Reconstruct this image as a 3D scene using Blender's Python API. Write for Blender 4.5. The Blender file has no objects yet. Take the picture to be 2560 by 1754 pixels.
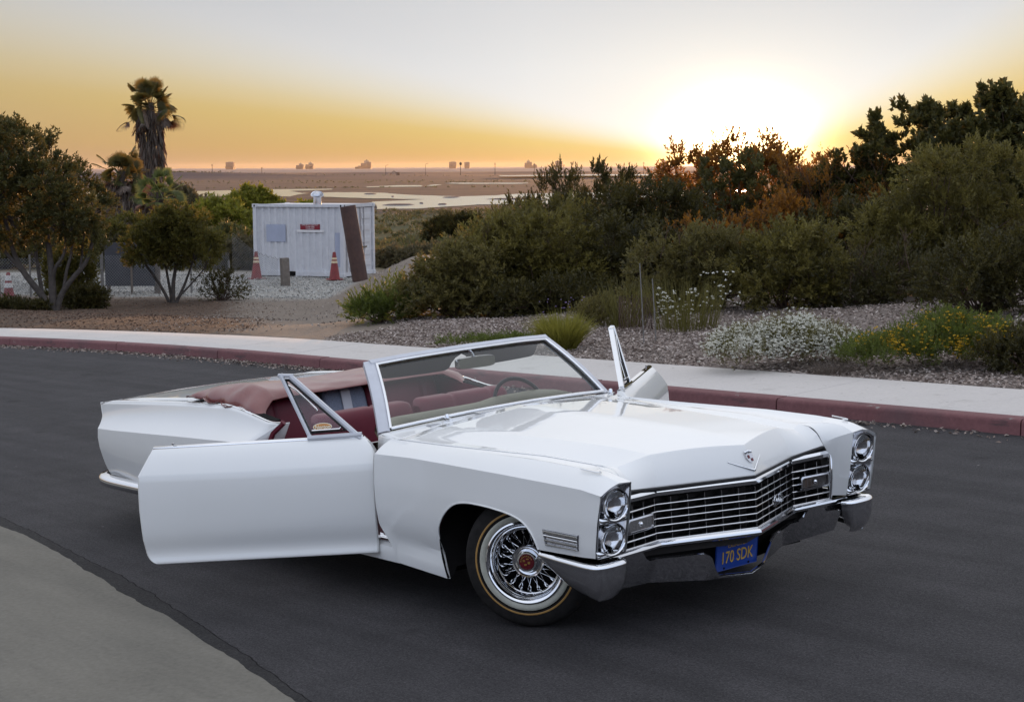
import bpy, bmesh, math, random
import numpy as np
from mathutils import Vector, Matrix
rnd = random.Random(7)
rng = np.random.default_rng(11)
PI = math.pi
SC = bpy.context.scene
COL = SC.collection

# ---------------------------------------------------------------- camera
# The road is a plane tilted 3.5 degrees (it climbs to the right); MR turns road axes
# (x along the car, y towards the far kerb, z up from the asphalt) into world axes (z = up).
MR = Matrix(((0.62064988, 0.78170882, -0.06103318),
             (-0.78315688, 0.62182409, 0.00031383),
             (0.03819722, 0.04760377, 0.99813569)))
MR4 = MR.to_4x4()
cam_d = bpy.data.cameras.new("camera")
cam = bpy.data.objects.new("camera", cam_d)
COL.objects.link(cam)
cam_d.sensor_fit = 'HORIZONTAL'
cam_d.sensor_width = 36.0
cam_d.lens = 36.0 * 4275.87 / 2560.0
cam_d.clip_start = 0.1
cam_d.clip_end = 120000.0
cr_, cu_, cf_ = (0.999988342, -0.000517, -0.00480085), (0.0048286, 0.10706919, 0.99423985), (0.0, 0.994251438, -0.107070435)
cam.matrix_world = Matrix(((cr_[0], cu_[0], -cf_[0], -0.65706),
                           (cr_[1], cu_[1], -cf_[1], -9.21569),
                           (cr_[2], cu_[2], -cf_[2], 2.33330),
                           (0, 0, 0, 1)))
SC.camera = cam

# ---------------------------------------------------------------- sky, sun, exposure
SUN_AZ = math.radians(7.6)      # to the right of the view direction
SUN_EL = math.radians(1.0)
world = bpy.data.worlds.new("World")
SC.world = world
world.use_nodes = True
nt = world.node_tree
for n_ in list(nt.nodes): nt.nodes.remove(n_)
def wn(t, **k):
    n = nt.nodes.new(t)
    for a, b in k.items(): setattr(n, a, b)
    return n
def wmath(op, a, b=None, c=None, clamp=False):
    n = wn('ShaderNodeMath', operation=op, use_clamp=clamp)
    for i, x in enumerate((a, b, c)):
        if x is None: continue
        if isinstance(x, (int, float)): n.inputs[i].default_value = x
        else: nt.links.new(x, n.inputs[i])
    return n.outputs[0]
def wramp(fac, stops):
    n = wn('ShaderNodeValToRGB')
    cr = n.color_ramp
    cr.interpolation = 'B_SPLINE' if False else 'LINEAR'
    while len(cr.elements) < len(stops): cr.elements.new(0.5)
    for e, (p, c) in zip(cr.elements, stops):
        e.position = p; e.color = (*c, 1)
    nt.links.new(fac, n.inputs[0])
    return n.outputs[0]
tc = wn('ShaderNodeTexCoord')
sep = wn('ShaderNodeSeparateXYZ')
nt.links.new(tc.outputs['Generated'], sep.inputs[0])
dx, dy, dz = sep.outputs
sx, sy = math.sin(SUN_AZ), math.cos(SUN_AZ)
along = wmath('ADD', wmath('MULTIPLY', dx, sx), wmath('MULTIPLY', dy, sy))      # towards the sun
across = wmath('SUBTRACT', wmath('MULTIPLY', dx, sy), wmath('MULTIPLY', dy, sx))
zc = wmath('MAXIMUM', dz, 0.0)
zr = wmath('POWER', zc, 0.5)        # finer stops near the horizon
def zs(z): return math.sqrt(z)
# golden layer along the horizon: thin at the sun, thicker away from it
absh = wmath('ABSOLUTE', across)
right = wmath('GREATER_THAN', across, 0.0)
zb = wmath('MINIMUM', wmath('MULTIPLY_ADD', absh, wmath('MULTIPLY_ADD', right, 0.24, 0.195), 0.003), 0.11)
tt = wmath('DIVIDE', zc, wmath('MULTIPLY', zb, 2.0), clamp=True)
gold = wramp(tt, [(0.0, (.66, .34, .12)), (.10, (.73, .43, .10)), (.25, (.78, .53, .13)), (.38, (.82, .62, .23)), (.52, (.84, .73, .47)), (.70, (.84, .81, .74)), (1.0, (.84, .83, .82))])
high = wramp(zr, [(0.0, (.98, .90, .74)), (zs(.025), (.88, .86, .82)), (zs(.055), (.80, .80, .79)), (zs(.10), (.68, .68, .68)), (zs(.16), (.82, .83, .85)),
                  (zs(.28), (1.02, 1.02, 1.03)), (zs(.50), (1.18, 1.18, 1.20)), (1.0, (1.02, 1.07, 1.17))])
lay = wmath('SMOOTH_MIN', wmath('MAXIMUM', wmath('MULTIPLY_ADD', tt, 1.9, -0.55), 0.0), 1.0, 0.15, clamp=True)
mw_ = wn('ShaderNodeMix', data_type='RGBA')
nt.links.new(lay, mw_.inputs[0]); nt.links.new(gold, mw_.inputs[6]); nt.links.new(high, mw_.inputs[7])
side = wmath('MULTIPLY_ADD', wmath('MULTIPLY', wmath('SUBTRACT', absh, 0.12, clamp=True), 3.0, clamp=True), -0.32, 1.0)      # the layer is deeper in tone to the sides
sidec = wn('ShaderNodeMix', data_type='RGBA', blend_type='MULTIPLY')
sidec.inputs[0].default_value = 1.0
comb = wn('ShaderNodeCombineColor')
for q in range(3): nt.links.new(side, comb.inputs[q])
nt.links.new(mw_.outputs[2], sidec.inputs[6]); nt.links.new(comb.outputs[0], sidec.inputs[7])
warm = sidec.outputs[2]
cool = wramp(zr, [(0.0, (.70, .66, .74)), (zs(.05), (.76, .78, .90)), (zs(.14), (.74, .86, 1.10)), (zs(.35), (.82, .95, 1.22)), (1.0, (1.02, 1.07, 1.17))])
mixf = wmath('SMOOTH_MAX', wmath('MULTIPLY_ADD', along, 0.62, 0.30), 0.0, 0.1, clamp=True)
mixc = wn('ShaderNodeMix', data_type='RGBA')
nt.links.new(mixf, mixc.inputs[0]); nt.links.new(cool, mixc.inputs[6]); nt.links.new(warm, mixc.inputs[7])
front = wmath('GREATER_THAN', along, 0.0)
def gauss(hw, z0, zw):
    a = wmath('POWER', wmath('ABSOLUTE', wmath('DIVIDE', across, hw)), 2.0)
    b = wmath('POWER', wmath('ABSOLUTE', wmath('DIVIDE', wmath('SUBTRACT', dz, z0), zw)), 2.0)
    return wmath('MULTIPLY', wmath('EXPONENT', wmath('MULTIPLY', wmath('ADD', a, b), -1.0)), front)
g2 = gauss(0.10, 0.030, 0.055)
g3 = gauss(0.030, 0.010, 0.022)
def glow(prev, g, col):
    n = wn('ShaderNodeMix', data_type='RGBA', blend_type='ADD')
    nt.links.new(g, n.inputs[0]); nt.links.new(prev, n.inputs[6]); n.inputs[7].default_value = (*col, 1)
    return n.outputs[2]
c_ = glow(mixc.outputs[2], g2, (.26, .20, .10))
c_ = glow(c_, g3, (9.0, 6.0, 2.6))
bg = wn('ShaderNodeBackground')
bg.inputs['Strength'].default_value = 1.0
nt.links.new(c_, bg.inputs['Color'])
wo = wn('ShaderNodeOutputWorld')
nt.links.new(bg.outputs[0], wo.inputs[0])

sun_d = bpy.data.lights.new("sun", 'SUN')
sun_d.energy = 4.2
sun_d.angle = math.radians(0.6)
sun_d.color = (1.0, 0.50, 0.20)
sun = bpy.data.objects.new("sun", sun_d)
COL.objects.link(sun)
sdir = Vector((sx * math.cos(SUN_EL), sy * math.cos(SUN_EL), math.sin(SUN_EL)))
sun.rotation_euler = (-sdir).to_track_quat('-Z', 'Y').to_euler()

vs = SC.view_settings
SC.display_settings.display_device = 'sRGB'
vs.view_transform = 'Standard'
vs.look = 'None'
vs.exposure = 0.0
vs.gamma = 1.0
vs.use_curve_mapping = False
cy = SC.cycles
cy.max_bounces = 8; cy.diffuse_bounces = 3; cy.glossy_bounces = 4; cy.transmission_bounces = 6; cy.transparent_max_bounces = 24
cy.caustics_reflective = False; cy.caustics_refractive = False
cy.sample_clamp_indirect = 4.0
cy.use_denoising = True

# ---------------------------------------------------------------- helpers
def link(o, parent=None):
    COL.objects.link(o)
    if parent is not None: o.parent = parent
    return o
def pt(v): return tuple(float(x) for x in v)
class MB:
    """collects faces; build() makes one mesh object of them"""
    def __init__(s): s.v = []; s.f = []
    def add(s, vs, fs):
        k = len(s.v)
        s.v.extend(pt(v) for v in vs); s.f.extend(tuple(i + k for i in f) for f in fs)
        return s
    def box(s, c, d, R=None):
        hx, hy, hz = d[0] / 2, d[1] / 2, d[2] / 2
        P = [Vector((x, y, z)) for x in (-hx, hx) for y in (-hy, hy) for z in (-hz, hz)]
        if R is not None: P = [R @ p for p in P]
        P = [p + Vector(c) for p in P]
        return s.add(P, [(0, 1, 3, 2), (4, 6, 7, 5), (0, 4, 5, 1), (2, 3, 7, 6), (0, 2, 6, 4), (1, 5, 7, 3)])
    def tube(s, pts, r, n=8, cap=True, closed=False, up=(0, 0, 1)):
        pts = [Vector(p) for p in pts]
        m = len(pts)
        rs = r if hasattr(r, '__len__') else [r] * m
        k0 = len(s.v); vs = []; ref = None
        for i, p in enumerate(pts):
            if closed: t = (pts[(i + 1) % m] - pts[i - 1])
            else: t = pts[min(i + 1, m - 1)] - pts[max(i - 1, 0)]
            t.normalize()
            if ref is None:
                ref = Vector(up)
                if abs(t.dot(ref)) > 0.95: ref = Vector((1, 0, 0))
            a = (ref - t * ref.dot(t)).normalized(); b = t.cross(a); ref = a
            for j in range(n):
                q = 2 * PI * j / n
                vs.append(p + (a * math.cos(q) + b * math.sin(q)) * rs[i])
        fs = []
        for i in range(m if closed else m - 1):
            for j in range(n):
                i2 = (i + 1) % m
                fs.append((i * n + j, i * n + (j + 1) % n, i2 * n + (j + 1) % n, i2 * n + j))
        if cap and not closed:
            fs.append(tuple(range(n - 1, -1, -1))); fs.append(tuple((m - 1) * n + j for j in range(n)))
        return s.add(vs, fs)
    def grid(s, rows, closed=False):
        """rows: list of equally long point lists"""
        m = len(rows[0]); vs = [p for r in rows for p in r]; fs = []
        for i in range(len(rows) - 1):
            for j in range(m if closed else m - 1):
                fs.append((i * m + j, i * m + (j + 1) % m, (i + 1) * m + (j + 1) % m, (i + 1) * m + j))
        return s.add(vs, fs)
    def lathe(s, prof, n=32, o=(0, 0, 0), R=None, closed=False):
        """prof: (radius, height) along local z"""
        rows = []
        for r, h in prof:
            row = [Vector((r * math.cos(2 * PI * j / n), r * math.sin(2 * PI * j / n), h)) for j in range(n)]
            if R is not None: row = [R @ p for p in row]
            rows.append([p + Vector(o) for p in row])
        return s.grid(rows, closed=True)
    def prism(s, poly, axis, a, b):
        """poly in the two other axes (in order), extruded along axis from a to b"""
        def mk(p, h):
            q = list(p); q.insert(axis, h); return q
        n = len(poly)
        vs = [mk(p, a) for p in poly] + [mk(p, b) for p in poly]
        return s.add(vs, [tuple(range(n))[::-1], tuple(range(n, 2 * n))] + [(i, (i + 1) % n, n + (i + 1) % n, n + i) for i in range(n)])
    def build(s, name, m, parent=None, smooth=None, solid=None, bevel=None, sub=0, weld=False, mw=None):
        me = bpy.data.meshes.new(name)
        me.from_pydata(s.v, [], s.f)
        if weld:
            bm = bmesh.new(); bm.from_mesh(me); bmesh.ops.remove_doubles(bm, verts=bm.verts, dist=1e-5)
            bmesh.ops.recalc_face_normals(bm, faces=bm.faces); bm.to_mesh(me); bm.free()
        me.update()
        if m is not None: me.materials.append(m)
        if smooth is not None:
            me.shade_smooth()
            if smooth < 180: me.set_sharp_from_angle(angle=math.radians(smooth))
        o = bpy.data.objects.new(name, me)
        link(o, parent)
        if sub:
            md = o.modifiers.new("sub", 'SUBSURF'); md.levels = sub; md.render_levels = sub
        if bevel:
            md = o.modifiers.new("bevel", 'BEVEL'); md.width = bevel; md.segments = 2; md.limit_method = 'ANGLE'; md.angle_limit = math.radians(35)
        if solid:
            md = o.modifiers.new("thick", 'SOLIDIFY'); md.thickness = solid; md.offset = 0
        if mw is not None: o.matrix_world = mw
        return o
def thing(name, label, cat, loc=(0, 0, 0), rz=0.0, group=None, mw=None):
    o = bpy.data.objects.new(name, None)
    o.empty_display_size = 0.2
    link(o)
    o.location = loc; o.rotation_euler = (0, 0, rz)
    if mw is not None: o.matrix_world = mw
    return tag(o, label, cat, group)
def tag(o, label, cat, group=None):
    o['label'] = label; o['category'] = cat
    if group: o['group'] = group
    return o
def struct(o): o['kind'] = 'structure'; return o
def empty(name, parent, mw=None):
    o = bpy.data.objects.new(name, None); o.empty_display_size = .1
    link(o, parent)
    if mw is not None: o.matrix_local = mw
    return o
def copy_tree(o, parent=None):
    c = o.copy(); COL.objects.link(c); c.parent = parent
    for ch in list(o.children): copy_tree(ch, c)
    return c
def I(x, xs, ys): return float(np.interp(x, xs, ys))
def smooth_curve(pts, n=8, closed=False):
    """Catmull-Rom through pts"""
    P = [Vector(p) for p in pts]; m = len(P); out = []
    rngi = range(m if closed else m - 1)
    for i in rngi:
        p1, p2 = P[i], P[(i + 1) % m]
        p0 = P[i - 1] if (closed or i > 0) else p1 * 2 - p2
        p3 = P[(i + 2) % m] if (closed or i + 2 < m) else p2 * 2 - p1
        for k in range(n):
            t = k / n
            out.append(0.5 * ((2 * p1) + (p2 - p0) * t + (2 * p0 - 5 * p1 + 4 * p2 - p3) * t * t + (3 * p1 - p0 - 3 * p2 + p3) * t ** 3))
    if not closed: out.append(P[-1].copy())
    return out

# ---------------------------------------------------------------- materials
class NT:
    def __init__(s, name):
        s.m = bpy.data.materials.new(name); s.m.use_nodes = True
        s.t = s.m.node_tree; s.b = s.t.nodes['Principled BSDF']; s.out = s.t.nodes['Material Output']
    def n(s, t, **k):
        x = s.t.nodes.new(t)
        for a, b in k.items(): setattr(x, a, b)
        return x
    def l(s, a, b): s.t.links.new(a, b)
    def coord(s, scale=1.0, kind='Object', sxyz=None):
        c = s.n('ShaderNodeTexCoord'); mp = s.n('ShaderNodeMapping')
        mp.inputs['Scale'].default_value = sxyz or (scale,) * 3
        s.l(c.outputs[kind], mp.inputs[0]); return mp.outputs[0]
    def noise(s, scale, detail=4, rough=.55, co=None, kind='Object'):
        x = s.n('ShaderNodeTexNoise'); x.inputs['Scale'].default_value = scale; x.inputs['Detail'].default_value = detail; x.inputs['Roughness'].default_value = rough
        s.l(co if co is not None else s.coord(kind=kind), x.inputs['Vector']); return x.outputs['Fac']
    def ramp(s, fac, stops):
        x = s.n('ShaderNodeValToRGB'); cr = x.color_ramp
        while len(cr.elements) < len(stops): cr.elements.new(.5)
        for e, (p, c) in zip(cr.elements, stops): e.position = p; e.color = (*c, 1)
        s.l(fac, x.inputs[0]); return x.outputs[0]
    def mix(s, f, a, b, mode='MIX'):
        x = s.n('ShaderNodeMix', data_type='RGBA', blend_type=mode)
        for i, q in ((0, f), (6, a), (7, b)):
            if isinstance(q, (int, float)): x.inputs[i].default_value = q
            elif isinstance(q, tuple): x.inputs[i].default_value = (*q, 1) if len(q) == 3 else q
            else: s.l(q, x.inputs[i])
        return x.outputs[2]
    def math(s, op, a, b=None, clamp=False):
        x = s.n('ShaderNodeMath', operation=op, use_clamp=clamp)
        for i, q in enumerate((a, b)):
            if q is None: continue
            if isinstance(q, (int, float)): x.inputs[i].default_value = q
            else: s.l(q, x.inputs[i])
        return x.outputs[0]
    def attr(s, name):
        x = s.n('ShaderNodeAttribute'); x.attribute_name = name; return x
    def base(s, c):
        if isinstance(c, tuple): s.b.inputs['Base Color'].default_value = (*c, 1)
        else: s.l(c, s.b.inputs['Base Color'])
        return s
    def set(s, **k):
        for a, v in k.items():
            i = s.b.inputs[a.replace('_', ' ')]
            if hasattr(v, 'is_output'): s.l(v, i)
            else: i.default_value = v
        return s
    def bump(s, h, strength=.3, dist=.02):
        x = s.n('ShaderNodeBump'); x.inputs['Strength'].default_value = strength; x.inputs['Distance'].default_value = dist
        s.l(h, x.inputs['Height']); s.l(x.outputs[0], s.b.inputs['Normal']); return s
def plain(name, c, rough=.6, metal=0.0, var=.12, scale=6.0, spec=.5, bump=0.0, **k):
    t = NT(name)
    f = t.noise(scale, 5)
    lo = tuple(x * (1 - var) for x in c); hi = tuple(min(1, x * (1 + var)) for x in c)
    t.base(t.ramp(f, [(.3, lo), (.7, hi)]))
    t.set(Roughness=rough, Metallic=metal)
    t.b.inputs['Specular IOR Level'].default_value = spec
    if bump: t.bump(t.noise(scale * 8, 4), bump, .01)
    for a, v in k.items(): t.set(**{a: v})
    return t.m
def glass(name, tint=(.93, .97, .95), refl=1.0, ior=1.5):
    t = NT(name)
    t.t.nodes.remove(t.b)
    tr = t.n('ShaderNodeBsdfTransparent'); tr.inputs[0].default_value = (*tint, 1)
    gl = t.n('ShaderNodeBsdfGlossy'); gl.inputs['Roughness'].default_value = .015; gl.inputs[0].default_value = (refl, refl, refl, 1)
    fr = t.n('ShaderNodeFresnel'); fr.inputs[0].default_value = ior
    mx = t.n('ShaderNodeMixShader')
    t.l(fr.outputs[0], mx.inputs[0]); t.l(tr.outputs[0], mx.inputs[1]); t.l(gl.outputs[0], mx.inputs[2]); t.l(mx.outputs[0], t.out.inputs[0])
    return t.m
MT = {}
def _paint():
    t = NT('white_paint')
    f = t.noise(1.3, 3)
    t.base(t.ramp(f, [(.3, (.77, .77, .755)), (.7, (.80, .80, .79))]))
    t.set(Roughness=.38, Coat_Weight=1.0, Coat_Roughness=.02)
    x = t.n('ShaderNodeBump'); x.inputs['Strength'].default_value = .035; x.inputs['Distance'].default_value = .01
    t.l(t.noise(9, 2), x.inputs['Height']); t.l(x.outputs[0], t.b.inputs['Coat Normal'])
    return t.m
MT['paint'] = _paint()
MT['chrome'] = plain('chrome', (.80, .81, .83), .07, 1.0, .03, 4)
MT['chrome_dull'] = plain('satin_chrome', (.55, .55, .57), .22, 1.0, .08, 9)
MT['black'] = plain('black_rubber', (.018, .017, .017), .6, 0, .2, 9)
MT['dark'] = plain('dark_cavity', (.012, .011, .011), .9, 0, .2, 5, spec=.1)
def _tyre():
    t = NT('tyre_rubber')
    t.base(t.ramp(t.noise(30, 5), [(.3, (.012, .011, .0105)), (.7, (.022, .020, .019))]))
    t.set(Roughness=.8); t.b.inputs['Specular IOR Level'].default_value = .18; t.bump(t.noise(160, 3), .15, .004)
    return t.m
MT['tyre'] = _tyre()
MT['whitewall'] = plain('whitewall', (.42, .415, .35), .55, 0, .10, 30)
MT['amber'] = plain('gold_ring', (.36, .20, .055), .5, 0, .1, 30)
def _vinyl(name, c):
    t = NT(name)
    f = t.noise(5, 5)
    t.base(t.ramp(f, [(.3, tuple(x * .85 for x in c)), (.7, tuple(x * 1.12 for x in c))]))
    t.set(Roughness=.48); t.b.inputs['Specular IOR Level'].default_value = .35; t.bump(t.noise(220, 3), .12, .003)
    return t.m
MT['maroon'] = _vinyl('maroon_vinyl', (.125, .010, .024))
MT['boot'] = _vinyl('maroon_boot_vinyl', (.185, .050, .045))
for _n in MT['boot'].node_tree.nodes:
    if _n.type == 'BSDF_PRINCIPLED': _n.inputs['Coat Weight'].default_value = .6; _n.inputs['Coat Roughness'].default_value = .24; _n.inputs['Coat IOR'].default_value = 1.7
MT['dash'] = _vinyl('dash_vinyl', (.22, .20, .125))
MT['visor'] = _vinyl('visor_vinyl', (.028, .022, .026))
MT['glass'] = glass('windscreen_glass', (.92, .96, .94), ior=1.62)
MT['lens'] = glass('lamp_glass', (.95, .95, .95))
MT['plate'] = plain('plate_blue', (.010, .045, .26), .4, 0, .06, 10)
MT['plate_y'] = plain('plate_yellow', (.55, .34, .05), .45, 0, .06, 10)
MT['amber_lens'] = plain('lens_bezel', (.30, .22, .18), .2, .3, .2, 40)
MT['grille'] = plain('grille_silver', (.58, .575, .58), .17, 1.0, .06, 20)
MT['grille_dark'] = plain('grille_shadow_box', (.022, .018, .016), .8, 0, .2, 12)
MT['lamp_back'] = plain('lamp_back', (.23, .21, .20), .3, .4, .2, 60)
MT['red'] = plain('emblem_red', (.12, .008, .014), .25, 0, .2, 60)
MT['gold'] = plain('emblem_gold', (.60, .38, .11), .3, 1.0, .2, 60)
MT['speaker'] = plain('speaker_cloth', (.20, .23, .30), .7, 0, .35, 160)
MT['whitetrim'] = plain('white_vinyl', (.55, .56, .60), .4, 0, .06, 10)
MT['orange'] = plain('sticker_orange', (.52, .22, .05), .45, 0, .08, 30)
MT['cream'] = plain('sticker_white', (.72, .66, .50), .45, 0, .05, 30)
# ================================================================ the setting
from mathutils import noise as _mn
def kerb_y(x): return 5.2 - .0105 * max(0.0, -13 - x) ** 2
def walk_y(x): return kerb_y(x) + I(x, [-24, -19, -14, -8], [1.15, 1.22, 1.33, 1.35])
VDROP = MR.inverted()
def to_car(x, y, z=0): return VDROP @ Vector((x, y, z))
def plane_z(x, y): return (.06103318 * x - .00031383 * y) / .99813569
def sstep(a, b, t): t = min(1, max(0, (t - a) / (b - a))); return t * t * (3 - 2 * t)
def ground_z(x, y):
    """height of the open ground at world x, y"""
    pz = .0611 * max(-12, min(9, x)) + .02 * (max(9, x) - 9)
    c = to_car(x, y, pz)
    s = c.y - walk_y(c.x)                      # metres beyond the pavement
    if s < -.35: return plane_z(x, y) - .06
    near = pz + .118
    # low yard on the left, bank on the right
    left = pz + .118 + (-1.52 - (pz + .118)) * sstep(-.5, 15, s)
    bank = I(y, [14, 22, 30, 38, 46, 60], [near, near - .02, near - .03, -.06, -.9, -2.0])
    e = I(y, [14, 24, 31.5, 36.8, 40.8, 48, 60], [-3.2, -3.6, -4.6, -4.3, -4.9, -5.0, -5.0])
    w = sstep(e - 1.5, e + 1.5, x)
    z = left * (1 - w) + bank * w
    z += .05 * _mn.noise(Vector((x * .7, y * .7, 0))) * sstep(.2, 3, s) + .02 * _mn.noise(Vector((x * 2.1, y * 2.1, 5)))
    if y > 55:
        f = I(y, [55, 62, 110, 240, 420, 1e6], [-1.55, -1.7, -3.6, -9.2, -10.0, -10.0])
        z = z + (f - z) * sstep(55, 64, y)
        if y > 900:
            z += 5.8 * math.exp(-((x + 430) / 280) ** 2 - ((y - 2150) / 260) ** 2) + 1.2 * math.exp(-((y - 2150) / 200) ** 2) * max(0, math.sin(x * .011) + .4)
            z += 2.6 * math.exp(-((y - 3100) / 160) ** 2) * (1 + .35 * math.sin(x * .02))
        if y < 430: z += .5 * math.sin(x * .05 + 1) * math.sin(y * .045) * sstep(70, 120, y) * (1 - sstep(300, 430, y))
    if y < -60 or abs(x) > 80:
        k = max(sstep(60, 400, -y), sstep(80, 300, abs(x)) if y < 200 else 0)
        z = z * (1 - k) + (-1.0 if y < 60 else z) * k
    return z

# terrain: one sheet, fine where the camera looks, running to the shore
def terrain():
    az = list(np.radians(np.arange(-24, 24.01, .35))) + list(np.radians(np.arange(27, 334, 7)))
    rr = [1.5]
    while rr[-1] < 4300: rr.append(rr[-1] * (1.022 if rr[-1] > 22 else 1.035))
    cx, cyy = -.657, -9.216
    vs = [(cx, cyy, plane_z(cx, cyy) - .06)]; n = len(az); fs = []
    col = []
    zone = []
    for r in rr:
        for a in az:
            x = cx + r * math.sin(a); y = cyy + r * math.cos(a)
            vs.append((x, y, ground_z(x, y)))
    for j in range(n): fs.append((0, 1 + (j + 1) % n, 1 + j))
    for i in range(len(rr) - 1):
        for j in range(n): fs.append((1 + i * n + j, 1 + i * n + (j + 1) % n, 1 + (i + 1) * n + (j + 1) % n, 1 + (i + 1) * n + j))
    me = bpy.data.meshes.new('ground'); me.from_pydata(vs, [], fs); me.shade_smooth()
    # what covers the ground where: bark mulch, dirt, gravel, dry scrub, mud
    za = np.zeros((len(vs), 4), dtype=np.float32); zb = np.zeros((len(vs), 4), dtype=np.float32)
    for i, (x, y, z) in enumerate(vs):
        c = to_car(x, y, z)
        wob = .6 * math.sin(x * 1.7 + y) + .4 * math.sin(y * 2.3 - x)
        # u: across the view as an angle, used only to lay the zones out on the ground
        gravel = sstep(41.0, 42.5, y + .25 * (x + 10)) * (1 - sstep(54, 57, y)) * (1 - sstep(-6.3, -5.4, x)) if x < -3 else 0
        left_m = sstep(-5.6 - .18 * (y - 25), -6.8 - .18 * (y - 25), x + wob * .4) * (1 - gravel) * (1 - sstep(40, 44, y))
        right_m = sstep(-3.2, -2.0, x + wob * .3 - .10 * max(0, y - 14)) * (1 - sstep(36, 44, y))
        far = sstep(54, 58, y)
        mud = sstep(390, 440, y + 40 * math.sin(x * .03))
        za[i] = (gravel, left_m, right_m, 1); zb[i] = (far, mud, sstep(1500, 2000, y), 1)
    for nm, arr in (('zone_a', za), ('zone_b', zb)):
        at = me.color_attributes.new(nm, 'FLOAT_COLOR', 'POINT'); at.data.foreach_set('color', arr.ravel())
    t = NT('open_ground')
    co = t.coord(1.0)
    A = t.n('ShaderNodeSeparateColor'); t.l(t.attr('zone_a').outputs['Color'], A.inputs[0])
    B = t.n('ShaderNodeSeparateColor'); t.l(t.attr('zone_b').outputs['Color'], B.inputs[0])
    n1 = t.noise(.6, 6, .6, co); n2 = t.noise(14, 5, .6, co); n3 = t.noise(60, 4, .6, co); n4 = t.noise(.02, 6, .6, co); n5 = t.noise(.12, 5, .6, co)
    dirt = t.mix(.5, t.ramp(n1, [(.3, (.165, .132, .106)), (.7, (.255, .208, .165))]), t.ramp(n2, [(.3, (.12, .10, .085)), (.7, (.26, .215, .18))]))
    grav = t.mix(.65, t.ramp(n2, [(.3, (.25, .235, .21)), (.7, (.36, .34, .31))]), t.ramp(n3, [(.38, (.12, .115, .105)), (.62, (.54, .52, .48))]))
    mulL = t.mix(.5, t.ramp(n1, [(.3, (.062, .044, .033)), (.7, (.125, .082, .058))]), t.ramp(n2, [(.3, (.045, .032, .026)), (.7, (.145, .100, .072))]))
    mulR = t.mix(.6, t.ramp(n1, [(.3, (.125, .100, .088)), (.7, (.21, .172, .150))]), t.ramp(n3, [(.3, (.06, .048, .042)), (.7, (.30, .25, .22))]))
    scrub = t.ramp(n5, [(.25, (.075, .055, .035)), (.5, (.060, .060, .022)), (.75, (.10, .080, .045))])
    mud = t.mix(.6, t.ramp(n4, [(.3, (.060, .040, .036)), (.55, (.085, .056, .050)), (.75, (.044, .042, .022))]), t.ramp(n5, [(.3, (.055, .040, .030)), (.7, (.105, .070, .062))]))
    bands = t.noise(1.0, 5, .6, t.coord(sxyz=(.004, .022, 1)))
    mud = t.mix(.75, mud, t.ramp(bands, [(.36, (.38, .36, .33)), (.47, (1, 1, 1)), (.54, (1.1, 1.05, 1.0)), (.62, (.45, .50, .30))]), 'MULTIPLY')
    shore = t.ramp(t.noise(1.0, 5, .6, t.coord(sxyz=(.002, .012, 1))), [(.3, (.048, .032, .031)), (.6, (.095, .060, .058)), (.75, (.055, .044, .034))])
    c = t.mix(A.outputs[0], dirt, grav); c = t.mix(A.outputs[1], c, mulL); c = t.mix(A.outputs[2], c, mulR)
    c = t.mix(B.outputs[0], c, scrub); c = t.mix(B.outputs[1], c, mud); c = t.mix(B.outputs[2], c, shore)
    t.base(c); t.set(Roughness=.95); t.b.inputs['Specular IOR Level'].default_value = .15
    t.bump(t.math('ADD', t.math('MULTIPLY', n2, .6), t.math('MULTIPLY', n3, .5)), .55, .05)
    me.materials.append(t.m)
    o = bpy.data.objects.new('ground', me); link(o); return struct(o)
terrain()

# road, kerb, pavement, concrete apron (road axes)
def asphalt(name, lo, hi, marks=True):
    t = NT(name)
    co = t.coord(1.0)
    a = t.noise(.35, 5, .6, co); b = t.noise(3.0, 5, .6, co); g = t.noise(95, 4, .75, co); g2 = t.noise(38, 5, .75, co)
    c = t.mix(.45, t.ramp(a, [(.3, lo), (.7, hi)]), t.ramp(b, [(.3, tuple(x * .78 for x in lo)), (.7, tuple(x * 1.18 for x in hi))]))
    c = t.mix(.9, c, t.ramp(g, [(.36, (.30, .30, .30)), (.50, (.95, .95, .95)), (.60, (1.25, 1.24, 1.22)), (.74, (2.6, 2.5, 2.4))]), 'MULTIPLY')
    c = t.mix(.7, c, t.ramp(g2, [(.34, (.50, .50, .50)), (.52, (1, 1, 1)), (.70, (1.6, 1.58, 1.55))]), 'MULTIPLY')
    if marks:
        # long worn streaks, drip stains, a few dark patches
        st = t.ramp(t.noise(1.0, 4, .6, t.coord(sxyz=(.22, 2.6, 1))), [(.38, (.72, .72, .72)), (.56, (1, 1, 1)), (.72, (1.22, 1.21, 1.20))])
        c = t.mix(.85, c, st, 'MULTIPLY')
        sp = t.ramp(t.noise(1.7, 3, .5, co), [(.26, (.45, .45, .45)), (.33, (1, 1, 1))]); c = t.mix(.8, c, sp, 'MULTIPLY')
        v = t.n('ShaderNodeTexVoronoi'); v.inputs['Scale'].default_value = 2.3; t.l(co, v.inputs['Vector'])
        c = t.mix(1.0, c, t.ramp(v.outputs['Distance'], [(.018, (4.5, 4.4, 4.2)), (.026, (1, 1, 1))]), 'MULTIPLY')
    t.base(c); t.set(Roughness=.86); t.b.inputs['Specular IOR Level'].default_value = .25
    t.bump(t.math('ADD', g, g2), .7, .008)
    return t.m
m_as = asphalt('asphalt', (.042, .0395, .042), (.057, .0535, .0565))
g = MB()
xs = list(np.arange(-60, -13, 1.0)) + list(np.arange(-13, 41, 3.0))
g.grid([[(x, y0 + (kerb_y(x) + .02 - y0) * k / 8, 0) for k in range(9)] for x, y0 in ((x, -34) for x in xs)])
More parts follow.
